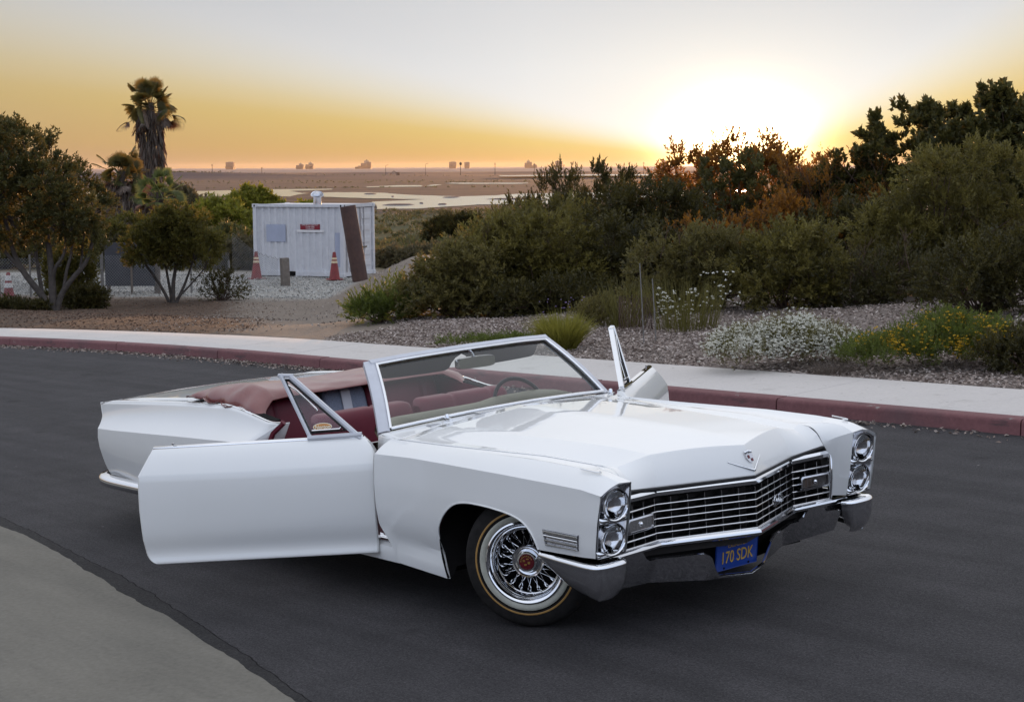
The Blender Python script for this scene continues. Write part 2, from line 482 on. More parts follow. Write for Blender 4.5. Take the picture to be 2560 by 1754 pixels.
struct(g.build('road', m_as, None, mw=MR4))
EDGE = [(-30, 2.2), (-14, -.55), (-9, -1.20), (-7, -1.36), (-5.216, -1.519), (-4.69, -1.546), (-4.203, -1.599), (-3.682, -1.668), (-3.361, -1.722), (-3.281, -1.749), (-3.14, -1.751), (-2.71, -1.821), (-2.547, -1.855), (-2.166, -1.905), (-1.943, -1.933), (-1.843, -1.927), (-1.535, -1.98), (-1.263, -2.028), (-.976, -2.082), (-.753, -2.113), (-.545, -2.147), (-.365, -2.183), (-.188, -2.213), (.029, -2.255), (.165, -2.281), (1.2, -2.52), (3, -3.0), (9, -4.9)]
CRACK = [(-30, 2.45), (-14, -.35), (-9, -1.02), (-7, -1.2), (-5.36, -1.4), (-4.688, -1.469), (-4.054, -1.541), (-3.534, -1.607), (-3.038, -1.656), (-2.531, -1.726), (-2.212, -1.774), (-1.681, -1.872), (-1.271, -1.937), (-.829, -2.025), (-.418, -2.101), (-.027, -2.186), (1.2, -2.45), (3, -2.93), (9, -4.8)]
def jag(P, amp, step=.05):
    out = []
    for x in np.arange(-29, 8.9, step): out.append((x, I(x, [p[0] for p in P], [p[1] for p in P]) + amp * mnoise_(x)))
    return out
from mathutils import noise as _mn
def mnoise_(x): return _mn.noise(Vector((x * 6, 3.3, 1))) + .7 * _mn.noise(Vector((x * 19, 1.3, 8)))
ed = jag(EDGE, .010); ck = jag(CRACK, .014)
def _apron():
    t = NT('apron_concrete')
    co = t.coord(1.0)
    a = t.noise(.8, 6, .6, co); b = t.noise(30, 6, .75, co); v = t.n('ShaderNodeTexVoronoi'); v.inputs['Scale'].default_value = 1.1; t.l(co, v.inputs['Vector'])
    st = t.noise(1.2, 4, .6, t.coord(sxyz=(.5, 3.2, 1)))
    c = t.mix(.5, t.ramp(a, [(.3, (.155, .143, .120)), (.7, (.205, .190, .160))]), t.ramp(b, [(.3, (.105, .098, .082)), (.7, (.21, .196, .165))]))
    c = t.mix(.7, c, t.ramp(st, [(.35, (.80, .80, .80)), (.65, (1.06, 1.05, 1.04))]), 'MULTIPLY')
    spot = t.ramp(v.outputs['Distance'], [(.012, (.16, .16, .16)), (.028, (1, 1, 1))])
    c = t.mix(.9, c, spot, 'MULTIPLY')
    t.base(c); t.set(Roughness=.9); t.b.inputs['Specular IOR Level'].default_value = .25; t.bump(b, .25, .01)
    return t.m
g = MB(); rows = [[(x, y, .004) for x, y in ed]] + [[(x, y + (-24 - y) * q, .004) for x, y in ed] for q in (.01, .03, .1, .3, 1)]
g.grid(rows)
struct(g.build('concrete_apron', _apron(), None, mw=MR4))
m_seam = asphalt('asphalt_seam', (.024, .0225, .023), (.034, .032, .032), False)
g = MB(); g.grid([[(x, y + .002, .004) for x, y in ed], [(x, I(x, [p[0] for p in ck], [p[1] for p in ck]) - .004, .006) for x, y in ed]])
struct(g.build('asphalt_seam', m_seam, None, mw=MR4))
g = MB(); g.grid([[(x, y - .004, .0045) for x, y in ck], [(x, y + .003 + .006 * abs(mnoise_(x * 2)), .0045) for x, y in ck]])
struct(g.build('asphalt_crack', MT['dark'], None, mw=MR4))

def _kerbm():
    t = NT('red_kerb_paint')
    co = t.coord(1.0)
    a = t.noise(2.2, 6, .65, co); b = t.noise(26, 5, .65, co); d = t.noise(.7, 4, .6, co)
    c = t.mix(.5, t.ramp(a, [(.3, (.125, .042, .045)), (.7, (.185, .070, .074))]), t.ramp(b, [(.3, (.105, .038, .041)), (.7, (.20, .080, .083))]))
    c = t.mix(t.ramp(d, [(.58, (0, 0, 0)), (.70, (.55, .55, .55))]), c, (.07, .045, .048))
    c = t.mix(t.ramp(t.noise(5, 6, .7, co), [(.64, (0, 0, 0)), (.69, (.8, .8, .8))]), c, (.27, .25, .23))
    c = t.mix(t.ramp(t.noise(3.2, 6, .7, t.coord(sxyz=(.5, 1, 2.5))), [(.56, (0, 0, 0)), (.66, (.75, .75, .75))]), c, (.045, .030, .032))
    t.base(c); t.set(Roughness=.75); t.bump(b, .3, .01)
    return t.m
def _walkm():
    t = NT('pavement_concrete')
    co = t.coord(1.0)
    a = t.noise(.9, 6, .6, co); b = t.noise(34, 5, .65, co); d = t.noise(4, 5, .7, co)
    c = t.mix(.5, t.ramp(a, [(.3, (.50, .465, .435)), (.7, (.57, .53, .50))]), t.ramp(b, [(.3, (.47, .44, .415)), (.7, (.59, .55, .52))]))
    c = t.mix(t.ramp(d, [(.58, (0, 0, 0)), (.74, (.45, .45, .45))]), c, (.27, .245, .22))
    c = t.mix(t.ramp(t.noise(17, 3, .5, co), [(.70, (0, 0, 0)), (.73, (.6, .6, .6))]), c, (.13, .11, .10))
    t.base(c); t.set(Roughness=.9); t.b.inputs['Specular IOR Level'].default_value = .3; t.bump(b, .2, .008)
    return t.m
MT['kerb'] = _kerbm(); MT['walk'] = _walkm()
KH = .128
kroot = bpy.data.objects.new('kerb', None); link(kroot); kroot.matrix_world = MR4; struct(kroot)
joints = [-40, -33, -27.5, -23.4, -20.2, -17.02, -14.16, -11.53, -8.9, -6.3, -3.75, -1.15, 1.45, 4.1, 6.7, 9.3, 14, 20, 26]
for a, b in zip(joints[:-1], joints[1:]):
    k = MB(); rows = []
    dy = rnd.uniform(-.004, .004); dzz = rnd.uniform(-.003, .003)
    for x in np.linspace(a + .007, b - .007, 8):
        y = kerb_y(x) + dy
        rows.append([(x, y - .008, -.02), (x, y, .0), (x, y + .010, .095 + dzz), (x, y + .018, .116 + dzz), (x, y + .036, KH + dzz), (x, y + .165, KH + .002 + dzz), (x, y + .165, -.02)])
    k.grid(rows); k.add(rows[0], [tuple(range(7))]); k.add(rows[-1], [tuple(range(7))[::-1]])
    k.build('kerb_stone', MT['kerb'], kroot, smooth=40)
wroot = bpy.data.objects.new('pavement', None); link(wroot); wroot.matrix_world = MR4; struct(wroot)
js = [-40, -33, -27, -22.6, -20.1, -18.0, -16.1, -14.5, -13.0, -11.5, -9.95, -8.45, -6.95, -5.45, -3.95, -2.45, -.95, .55, 2.05, 3.55, 5.05, 8, 12, 18, 26]
js = [-40, -33, -27, -22.6, -20.1, -18.0, -16.0, -14.2, -12.5, -10.9, -8.55, -6.35, -3.75, -1.25, 1.25, 3.7, 6.1, 9, 14, 20, 26]
for a, b in zip(js[:-1], js[1:]):
    k = MB(); rows = []; dzz = rnd.uniform(-.003, .003)
    for x in np.linspace(a + .005, b - .005, 7):
        y0, y1 = kerb_y(x) + .170, walk_y(x) + .012 * _mn.noise(Vector((x * 3, 0, 0)))
        sl = .010
        rows.append([(x, y0, .0)] + [(x, y0 + .006, KH - .004 + dzz)] + [(x, y0 + (y1 - y0) * q, KH + .001 + sl * q + dzz) for q in (.02, .3, .6, .97)] + [(x, y1 - .004, KH + .004 + dzz), (x, y1, -.05)])
    e0 = [(p[0] - .003, p[1], p[2] - .008) for p in rows[0]]; e1 = [(p[0] + .003, p[1], p[2] - .008) for p in rows[-1]]
    k.grid([e0] + rows + [e1]); k.build('paving_slab', MT['walk'], wroot, smooth=35)

# sea and lagoon
def _water(name, c, rough, bump):
    t = NT(name); t.base(c); t.set(Roughness=rough); t.b.inputs['Specular IOR Level'].default_value = .5
    if bump: t.bump(t.noise(1.0, 4, .6, t.coord(sxyz=(.02, .12, 1))), bump, 2.0)
    return t.m
m_sea = _water('sea_water', (.14, .085, .075), .55, .15)
m_sea.node_tree.nodes['Principled BSDF'].inputs['Specular IOR Level'].default_value = .12
m_pool = _water('lagoon_water', (.030, .026, .028), .13, .02)
m_pool.node_tree.nodes['Principled BSDF'].inputs['IOR'].default_value = 1.8
g = MB(); g.add([(-60000, 3300, -10.4), (60000, 3300, -10.4), (60000, 60000, -10.4), (-60000, 60000, -10.4)], [(0, 1, 2, 3)])
struct(g.build('sea', m_sea))
POOLS = [
 ([(-330, 905), (-164, 912), (-151, 962), (-104, 987), (-100, 944), (-118, 896), (-99, 816), (-96, 724), (-134, 749), (-330, 745)], -9.90),
 ([(-95, 828), (-87, 847), (-62, 817), (-47, 753), (-22, 704), (-8, 724), (2, 768), (27, 784), (50, 798), (87, 808), (114, 845), (140, 880), (230, 900), (230, 690), (118, 690), (98, 713), (77, 706), (40, 644), (28, 607), (12, 554), (-11, 549), (-16, 533), (-28, 500), (-40, 494), (-44, 539), (-50, 605), (-33, 644), (-59, 673), (-79, 710)], -9.88),
 ([(-93, 1084), (-76, 1157), (-61, 1150), (-56, 1069), (-88, 1046)], -9.86),
 ([(-56, 1107), (-55, 1191), (-47, 1187), (-51, 1104)], -9.84),
 ([(-50, 1266), (-46, 1318), (-24, 1295), (13, 1276), (7, 1218), (-23, 1213), (-38, 1231)], -9.82),
 ([(-14, 1896), (-13, 1945), (74, 2034), (218, 2027), (192, 1790), (66, 1816), (-12, 1807)], -7.6),
 ([(-18, 377), (-16, 380), (-15, 367), (-17, 367)], -9.3), ([(-9, 377), (-5, 379), (-5, 354), (-8, 356)], -9.3)]
for P, z in POOLS:
    k = len(P); pts = []
    for i in range(k):
        a, b = P[i], P[(i + 1) % k]
        for q in range(6):
            t = q / 6; x = a[0] + (b[0] - a[0]) * t; y = a[1] + (b[1] - a[1]) * t
            w = .012 * y
            pts.append((x + .25 * w * _mn.noise(Vector((x * .15, y * .05, 2))), y + w * _mn.noise(Vector((x * .12, y * .04, 7))), z))
    g = MB(); g.add(pts, [tuple(range(len(pts)))]); struct(g.build('lagoon', m_pool))
m_mud = plain('mud_bar', (.07, .045, .042), .95, 0, .25, .3)
for P in ([(-43, 543), (-40, 558), (-32, 556), (-34, 541)], [(-69, 790), (-64, 797), (-62, 768), (-67, 766)], [(-51, 709), (-50, 715), (-49, 695)], [(-32, 573), (-31, 577), (-30, 564)], [(-29, 681), (-21, 691), (-24, 673)], [(-25, 551), (-22, 560), (-22, 548)], [(-12, 640), (8, 655), (14, 640), (-4, 630)], [(30, 720), (62, 735), (58, 722), (34, 712)]):
    cx = sum(p[0] for p in P) / len(P); cyy = sum(p[1] for p in P) / len(P)
    g = MB(); n = len(P); P2 = smooth_curve([(p[0], p[1], 0) for p in P], 4, closed=True); n = len(P2)
    g.add([(p.x, p.y, -10) for p in P2] + [(cx + (p.x - cx) * .6, cyy + (p.y - cyy) * .6, -9.55) for p in P2], [(i, (i + 1) % n, n + (i + 1) % n, n + i) for i in range(n)] + [tuple(range(n, 2 * n))])
    struct(g.build('mud_bank', m_mud, smooth=60))

# low wooded hills inland, behind the viewer
g = MB(); rows = [[], [], []]
for k in range(121):
    a = math.radians(95 + 170 * k / 120); r = 260 + 30 * math.sin(k * .3)
    hh = 15 + 7 * _mn.noise(Vector((k * .11, 0, 4))) + 2.2 * _mn.noise(Vector((k * .9, 1, 4)))
    for q, (dr, z) in enumerate(((0, -3), (25, hh), (160, hh * 1.15))): rows[q].append(((r + dr) * math.sin(a), (r + dr) * math.cos(a), z))
g.grid(rows); struct(g.build('hills', plain('wooded_hill', (.055, .055, .030), .95, 0, .5, .06, spec=.1), smooth=60))
# ================================================================ the car (built in road axes: x forward from the front axle, y left, z up)
car = thing('convertible_car', 'long white convertible with maroon seats, both doors wide open and its soft top folded', 'car', mw=MR4)

CZ = ([-4.75, -4.0, -3.2, -2.45, -.95, -.6, -.28, .16, .6, .95], [.68, .713, .748, .778, .846, .855, .852, .846, .838, .829])
def crease_z(x): return I(x, *CZ)
def side_y(z, zc):
    """half width of the body side below the crease"""
    return I(z, [.20, .265, .30, .355, .40, .46, .55, .68, zc], [.962, .972, .970, .958, .974, .992, 1.003, 1.008, 1.0])
def xb(z): return .868 + .20 * (z - .508)

# ---- front fenders
BNOSE = smooth_curve([(.60, .720, .884), (.68, .772, .888), (.76, .803, .888), (.85, .813, .877), (.935, .797, .852)], 8)
def bnose(x): return (I(x, [p.x for p in BNOSE], [p.y for p in BNOSE]), I(x, [p.x for p in BNOSE], [p.z for p in BNOSE]))
def fender(s):
    m = MB()
    # top strip: gap edge - ridge - bevel - crease
    xs = list(np.linspace(-.945, .60, 26)) + list(np.linspace(.64, .935, 14))
    rows = []
    for x in xs:
        if x <= .6: p0 = (I(x, [-.95, .6], [.862, .72]), I(x, [-.95, -.5, .24, .6], [.906, .900, .902, .884]))
        else: p0 = bnose(x)
        ry = I(x, [-.95, .6, .8, .88, .935], [.885, .885, .888, .885, .875]); rz = I(x, [-.95, -.5, .24, .6, .8, .88, .935], [.911, .909, .914, .906, .894, .880, .858])
        cz = crease_z(x) - I(x, [.80, .935], [0, .016]); cy = I(x, [.8, .935], [1.0, .992])
        row = []
        for k in range(7):
            t = k / 6; y = p0[0] + (ry - p0[0]) * t; z = p0[1] + (rz - p0[1]) * t - (.012 * math.sin(PI * t) if x < .7 else 0); row.append((x, s * y, z))
        for k in range(1, 8):
            t = k / 7; row.append((x, s * (ry + (cy - ry) * t), rz + (cz - rz) * t + .006 * math.sin(PI * t)))
        rows.append(row)
    m.grid(rows)
    # flank below the crease, down to the wheel arch / sill / bumper
    bot = [(-.965, .44), (-.945, .40), (-.86, .305), (-.835, .243), (-.60, .231), (-.385, .220), (-.355, .225), (-.392, .33), (-.404, .435), (-.385, .50), (-.339, .562), (-.285, .61), (-.22, .646), (-.15, .663), (-.06, .669), (.05, .668), (.144, .662), (.23, .653), (.308, .637), (.36, .615), (.40, .583), (.43, .54), (.447, .496), (.60, .499), (.75, .503), (.80, .505), (.84, .507), (.868, .508)]
    topx = [-.945, -.93, -.87, -.82, -.71, -.62, -.578, -.525, -.485, -.45, -.41, -.34, -.25, -.16, -.06, .05, .144, .23, .308, .36, .40, .43, .46, .60, .75, .80, .87, None]
    cols = []
    for (bx, bz), tx in zip(bot, topx):
        col = []
        if tx is None: tx = xb(.813)
        zc = crease_z(tx) - I(tx, [.80, .935], [0, .016])
        for k in range(19):
            t = k / 18
            z = zc + (bz - zc) * t; x = tx + (bx - tx) * t
            if bx == .868: x = xb(z)
            if bx < -.94 and t < 1: x = -.945 - .02 * math.sin(min(1, t * 1.3) * PI / 2) if bx == -.965 else x
            y = side_y(z, zc) * I(x, [.8, .935], [1.0, .988]) if z < zc else 1.0
            if t == 0: y = I(x, [.8, .935], [1.0, .992])
            col.append((x, s * y, z))
        cols.append(col)
    m.grid(cols)
    # front return flange towards the headlamp pod
    fl = [(xb(z), s * y, z) for y, z in ((.986, .508), (.990, .60), (.993, .72), (.991, .80))] + [(.935, s * .975, .823), (.938, s * .93, .845), (.937, s * .875, .858), (.935, s * .797, .852)]
    m.grid([fl, [(p[0] - .012, s * (abs(p[1]) - (.010 if abs(p[1]) > .9 else 0) + (.006 if abs(p[1]) < .81 else 0)), p[2] - (.010 if p[2] > .82 else 0)) for p in fl], [(p[0] - .06, s * (abs(p[1]) - (.012 if abs(p[1]) > .9 else 0)), p[2] - (.012 if p[2] > .82 else 0)) for p in fl]])
    # inner wall between grille and pod
    G = smooth_curve([(.60, .718, .884), (.70, .717, .877), (.755, .717, .846), (.786, .722, .79), (.80, .742, .735), (.80, .752, .66), (.795, .752, .58), (.785, .748, .50)], 3)
    bx_ = [.60, .66, .72, .77, .81, .84, .87, .895, .915, .935]
    B = [Vector((x, *bnose(x))) for x in bx_] + [Vector(p) for p in smooth_curve([(.935, .797, .852), (.926, .797, .78), (.91, .797, .69), (.892, .797, .60), (.868, .797, .505)], 3)[1:]]
    assert len(G) == len(B), (len(G), len(B))
    rows = []
    for g, b in zip(G, B):
        rows.append([tuple(g + (b - g) * (k / 6) + Vector((-.018, .0, .0)) * math.sin(PI * k / 6)) for k in range(7)])
    m.grid([[(p[0], s * p[1], p[2]) for p in r] for r in rows])
    # hinge-side jamb
    m.grid([[(-.945, s * 1.0, .846), (-.965, s * 1.003, .62), (-.965, s * .985, .44), (-.86, s * .958, .305)], [(-.93, s * .90, .846), (-.93, s * .86, .62), (-.92, s * .86, .44), (-.85, s * .86, .305)]])
    m.grid([[(-.945, s * 1.0, .846), (-.945, s * .885, .911), (-.945, s * .80, .906)], [(-.90, s * .98, .82), (-.90, s * .87, .86), (-.90, s * .80, .86)]])
    f = m.build('front_fender', MT['paint'], car, smooth=17)
    arch = [(bx, s * (side_y(bz, .84) + .001), bz) for bx, bz in bot[8:23]]
    MB().tube(smooth_curve(arch, 3), .0045, 6).build('wheel_arch_lip', MT['paint'], f, smooth=60)
    # wheel housing behind the arch
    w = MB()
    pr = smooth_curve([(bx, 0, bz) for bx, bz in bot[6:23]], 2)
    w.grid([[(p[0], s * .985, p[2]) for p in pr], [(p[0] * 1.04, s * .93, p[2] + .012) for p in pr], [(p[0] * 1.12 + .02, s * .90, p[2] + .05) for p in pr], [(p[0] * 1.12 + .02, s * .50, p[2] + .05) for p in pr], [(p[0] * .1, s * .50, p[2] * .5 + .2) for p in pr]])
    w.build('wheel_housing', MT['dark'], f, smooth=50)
    # cornering lamp
    c = MB(); yl = 1.004
    P = [(.503, .610), (.773, .612), (.760, .532), (.512, .526)]
    c.grid([[(x, s * (side_y(z, .84) + .001), z) for x, z in P] , [(x * .97 + .642 * .03, s * (side_y(z, .84) + .008), z * .94 + .57 * .06) for x, z in P]], closed=True)
    c.add([(x * .97 + .642 * .03, s * (side_y(z, .84) + .002), z * .94 + .57 * .06) for x, z in P], [(0, 1, 2, 3)])
    lamp = c.build('cornering_lamp', MT['chrome_dull'], car)
    for k in range(4):
        z = .601 - k * .0215
        x0 = .512 + (.610 - z) * .10; x1 = .768 - (.61 - z) * .14
        MB().tube([(x0, s * (side_y(z, .84) + .008), z), (x1, s * (side_y(z, .84) + .008), z)], .0042, 6).build('lamp_louver', MT['chrome'], lamp, smooth=60)
    # V shaped fender ornament
    o = MB()
    o.tube([(.70, s * .905, .908), (.80, s * .900, .901), (.825, s * .889, .900)], .0035, 5)
    o.tube([(.825, s * .889, .900), (.80, s * .872, .899)], .0035, 5)
    o.build('fender_ornament', MT['chrome'], f, smooth=60)
    # headlamp pod
    h = MB()
    out = smooth_curve([(.977, .51), (.983, .60), (.985, .72), (.982, .80), (.962, .827), (.92, .846), (.86, .855), (.81, .848), (.802, .80), (.803, .70), (.803, .60), (.803, .51)], 4)
    out = [(p[0], p[1]) for p in out]
    ce = (.89, .67)
    def ring(k, d): return [(xb(z * k + ce[1] * (1 - k)) + d, s * (y * k + ce[0] * (1 - k)), z * k + ce[1] * (1 - k)) for y, z in out]
    h.grid([ring(1.0, -.012), ring(.97, -.004), ring(.92, -.014), ring(.5, -.040), ring(.05, -.042)], closed=True)
    h.add(ring(.05, -.042), [tuple(range(len(out)))])
    pod = h.build('headlamp_bezel', MT['chrome_dull'], car, smooth=40)
    for zc_, yc_ in ((.757, .890), (.586, .889)):
        x0 = xb(zc_) + .012
        R = Matrix.Rotation(math.radians(7), 3, 'Y') @ Matrix(((0, 0, 1), (0, 1, 0), (-1, 0, 0)))   # local z -> forward, leaning
        o = (x0 - .02, s * yc_, zc_)
        hl = MB().lathe([(.079, -.045), (.079, .012), (.0765, .018), (.072, .014), (.070, .004)], 40, o, R).build('headlamp', MT['chrome'], car, smooth=30)
        MB().lathe([(.071, .004), (.060, -.0065), (.048, -.0155), (.034, -.0225), (.018, -.027), (.001, -.0285)], 40, o, R).build('reflector', MT['chrome'], hl, smooth=60)
        MB().lathe([(.071, .008), (.060, .015), (.045, .0205), (.025, .024), (.001, .0255)], 40, o, R).build('lens', MT['lens'], hl, smooth=60)
    for zz in (.672, .508):
        b = MB()
        b.grid([[(xb(zz) + a, s * y, zz + c_) for y in np.linspace(.806, .980, 9)] for a, c_ in ((-.035, .016), (-.006, .012), (.006, .004), (.002, -.006), (-.03, -.010))])
        for yy in (.845, .945):
            b.grid([[(xb(zz) - .004 + .014 * math.cos(q) * math.cos(w_), s * (yy + .036 * math.sin(w_)), zz + .012 + .016 * math.sin(q)) for w_ in np.linspace(-PI / 2, PI / 2, 9)] for q in np.linspace(-PI / 2, PI / 2, 7)])
        b.build('bezel_bar', MT['chrome'], pod, smooth=50)
for s in (-1, 1): fender(s)

# ---- hood: centre ridge, two creases, valleys beside the fenders, folded nose
def hood_prof(x):
    """(y, z) keys of the half section at x"""
    zc = I(x, [-.93, -.06, .45, .734, .90], [.982, .971, .955, .935, .902])
    ya = I(x, [-.93, .70], [.60, .455]); za = I(x, [-.93, 0, .45, .70], [.940, .934, .924, .903])
    yg = I(x, [-.95, .6], [.856, .714]); zg = I(x, [-.95, -.5, .24, .6], [.906, .900, .902, .884])
    return [(0, zc), (ya, za), (yg - .075, zg - I(x, [-.93, -.5, 0, .6], [-.010, -.002, .012, .020])), (yg, zg)]
hm = MB()
def hood_col(q):
    """q 0..3: 0 centre, 1 crease, 2 valley, 3 gap"""
    i = min(int(q), 2); f = q - i
    fold = I(q, [0, 1, 2, 3], [.905, .700, .655, .63])
    lip = [(.972, 0, .752), (.772, .490, .752), (.775, .660, .765), (.792, .720, .776)]
    L = Vector(lip[i]) * (1 - f) + Vector(lip[i + 1]) * f
    pts = []
    for x in list(np.linspace(-.90, fold - .05, 22)) + [fold - .02, fold - .006, fold]:
        h = hood_prof(x); y = h[i][0] * (1 - f) + h[i + 1][0] * f; z = h[i][1] * (1 - f) + h[i + 1][1] * f
        
        pts.append(Vector((x, y, z)))
    F = pts[-1].copy()
    nz = []
    for t in (.03, .08, .16, .26, .36, .46, .56, .66, .76, .86, .94, 1.0):
        p = F + (L - F) * t + Vector((.022, 0, .012)) * math.sin(PI * t) * I(q, [0, 1, 3], [.25, .45, 1.1])
        if q > 2:            # the outer edge follows the fender along the shut line
            gl = [(0, (.63, .711, .884)), (.35, (.70, .7125, .8765)), (.65, (.755, .7125, .845)), (.9, (.783, .717, .796)), (1, (.792, .720, .776))]
            gp = Vector([I(t, [a for a, _ in gl], [b[c] for _, b in gl]) for c in range(3)])
            p = p + (gp - p) * f ** 1.5
        nz.append(p)
    # soften the fold
    a = pts[-2]; pts[-1] = F * .8 + a * .08 + nz[0] * .12
    return pts + nz
qs = [k / 8 for k in range(8)] + [1 + k / 5 for k in range(5)] + [2 + k / 5 for k in range(6)]
half = [hood_col(q) for q in qs]
rows = [[(p.x, -p.y, p.z) for p in c] for c in half[::-1]] + [[tuple(p) for p in c] for c in half[1:]]
hm.grid(rows)
hood = hm.build('hood', MT['paint'], car, smooth=8.5, solid=.008)
lipm = MB().tube([(.795, -.712, .773), (.778, -.66, .764), (.774, -.49, .749), (.974, 0, .749), (.774, .49, .749), (.778, .66, .764), (.795, .712, .773)], .008, 6)
lipm.build('hood_edge', MT['black'], hood, smooth=60)
# crest and V on the nose
e = MB()
nose = lambda y, z: Vector((.905 + (.90 - z) * .47 - abs(y) * .415, y, z))
for sg in (-1, 1): e.tube([nose(0, .782) + Vector((.012, 0, 0)), nose(sg * .115, .832) + Vector((.012, 0, 0))], [.0062, .0035], 6)
e.build('hood_emblem', MT['chrome'], hood, smooth=60)
cm = MB()
sh = [(-.022, .862), (.022, .862), (.022, .842), (.014, .826), (0, .818), (-.014, .826), (-.022, .842)]
cm.add([nose(0, z) + Vector((.014, y, 0)) for y, z in sh] + [nose(0, z) + Vector((-.004, y * 1.2, 0)) for y, z in sh], [tuple(range(7))] + [(i, 7 + i, 7 + (i + 1) % 7, (i + 1) % 7) for i in range(7)])
crest = cm.build('hood_crest', MT['chrome_dull'], hood)
cm = MB()
for (y0, y1, z0, z1) in ((-.016, -.001, .841, .857), (.001, .016, .826, .840)):
    cm.add([nose(0, z) + Vector((.0155, y, 0)) for y, z in ((y0, z0), (y1, z0), (y1, z1), (y0, z1))], [(0, 1, 2, 3)])
cm.build('crest_field', MT['red'], hood)
cm = MB()
for k in range(-2, 3): cm.lathe([(.001, .008), (.0055, .004), (.0055, -.004), (.001, -.008)], 8, nose(0, .870) + Vector((.012, k * .010, .004 - abs(k) * .002)))
cm.build('crest_crown', MT['chrome'], hood, smooth=50)

# ---- cowl between hood and windscreen
cw = MB()
def cowl_row(y):
    yy = abs(y)
    hp = hood_prof(-.90)
    xf, zf = -.906, I(yy, [p[0] for p in hp], [p[1] for p in hp])
    xr, zr = I(yy, [0, .45, .86], [-1.02, -1.03, -1.06]), I(yy, [0, .45, .86], [.966, .952, .928])
    return [(xf + (xr - xf) * t, y, zf + (zr - zf) * t - .003 * math.sin(PI * t)) for t in (0, .1, .3, .5, .7, .9, 1)]
cw.grid([cowl_row(y) for y in np.linspace(-.87, .87, 41)])
for s in (-1, 1):
    cw.grid([[(-.906, s * .853, .907), (-.95, s * .853, .911), (-1.0, s * .855, .916), (-1.06, s * .862, .928)], [(-.906, s * .885, .909), (-.95, s * .884, .911), (-1.0, s * .882, .912), (-1.07, s * .880, .918)], [(-.93, s * .90, .86), (-.96, s * .90, .84), (-1.0, s * .895, .84), (-1.07, s * .89, .84)]])
cowl = cw.build('cowl', MT['paint'], car, smooth=25, solid=.006)
for y0 in (-.62, -.28, .06, .40):
    MB().box((-.962, y0 + .12, I(abs(y0 + .12), [0, .6], [.979, .934]) + .001), (.05, .22, .006)).build('cowl_vent', MT['chrome_dull'], cowl)
# washer nozzles
for y in (-.455, .80):
    w = MB(); w.box((-.985, y, I(abs(y), [.45, .86], [.958, .934])), (.055, .020, .016)); w.lathe([(.013, -.01), (.013, .018), (.009, .026), (.001, .028)], 12, (-.992, y, I(abs(y), [.45, .86], [.962, .938])))
    w.build('washer_nozzle', MT['chrome'], cowl, smooth=40)

# ---- windscreen
BASE = [(-1.075, -.800, .938), (-1.055, -.6, .950), (-1.04, -.3, .960), (-1.035, 0, .964), (-1.04, .3, .960), (-1.055, .6, .950), (-1.075, .800, .938)]
TOP = [(-1.412, -.640, 1.270), (-1.382, -.44, 1.281), (-1.365, -.22, 1.286), (-1.36, 0, 1.288), (-1.365, .22, 1.286), (-1.382, .44, 1.281), (-1.412, .640, 1.270)]
bs = smooth_curve(BASE, 5); ts = smooth_curve(TOP, 5)
def wpt(i, t):
    b, t_ = bs[i], ts[i]
    return b + (t_ - b) * t + Vector((.012, 0, .012)) * math.sin(PI * t)
g = MB()
g.grid([[tuple(wpt(i, t)) for i in range(len(bs))] for t in np.linspace(0, 1, 9)])
wind = empty('windscreen', car)
g.build('glass', MT['glass'], wind, smooth=60)
# frame: header bar and A posts are flat bright mouldings with depth
fr = MB()
nr = len(bs)
def strip(path, side, wid, dep, nrm):
    """a moulding of rectangular section along path; side = direction of its width, nrm = outward"""
    rows = []
    for p, sd, nn in zip(path, side, nrm):
        rows.append([p + nn * dep * .5, p + sd * wid * .3 + nn * dep * .75, p + sd * wid + nn * dep * .5, p + sd * wid - nn * dep, p - nn * dep])
    fr.grid([[tuple(q) for q in r] for r in rows], closed=True)
    fr.add([tuple(q) for q in rows[0]], [(0, 1, 2, 3, 4)]); fr.add([tuple(q) for q in rows[-1]], [(4, 3, 2, 1, 0)])
nrm = Vector((.70, 0, .71)); upd = Vector((-.72, 0, .69))
strip([Vector(p) + Vector((0, (-.030 if k == 0 else .030 if k == nr - 1 else 0), 0)) for k, p in enumerate(ts)], [upd] * nr, .040, .022, [nrm] * nr)
for s in (-1, 1):
    i = 0 if s < 0 else nr - 1
    path = [wpt(i, t) for t in np.linspace(-.03, 1.062, 12)]
    strip(path, [Vector((-.42, s * .90, -.05))] * 12, .068, .026, [Vector((.66, s * .28, .70))] * 12)
fr.build('windscreen_frame', MT['whitetrim'], wind, smooth=35)
tr = MB()
tr.tube([Vector(p) + Vector((.012, 0, .010)) for p in bs], .011, 8)
tr.tube([Vector(p) + Vector((.012, 0, .008)) for p in ts], .008, 8)
for i in (0, nr - 1): tr.tube([wpt(i, t) + Vector((.012, 0, .010)) for t in np.linspace(0, 1, 9)], .009, 8)
tr.build('windscreen_moulding', MT['chrome'], wind, smooth=60)
# visors
for s in (-1, 1):
    v = MB()
    cor = [(-.045, 1.272), (-.57, 1.262), (-.59, 1.245), (-.575, 1.195), (-.52, 1.180), (-.20, 1.174), (-.10, 1.180), (-.075, 1.215), (-.050, 1.245)]
    pl = smooth_curve([(0, y, z) for y, z in cor], 3, closed=True)
    fa = [(-1.425 - (1.29 - p.z) * .35 + .012, -s * p.y if s > 0 else p.y, p.z) for p in pl]; n_ = len(fa)
    fb = [(p[0] - .024, p[1], p[2]) for p in fa]
    v.add(fa + fb, [tuple(range(n_)), tuple(range(2 * n_ - 1, n_ - 1, -1))] + [(i, (i + 1) % n_, n_ + (i + 1) % n_, n_ + i) for i in range(n_)])
    v.build('sun_visor', MT['visor'], car, smooth=40, bevel=.006)
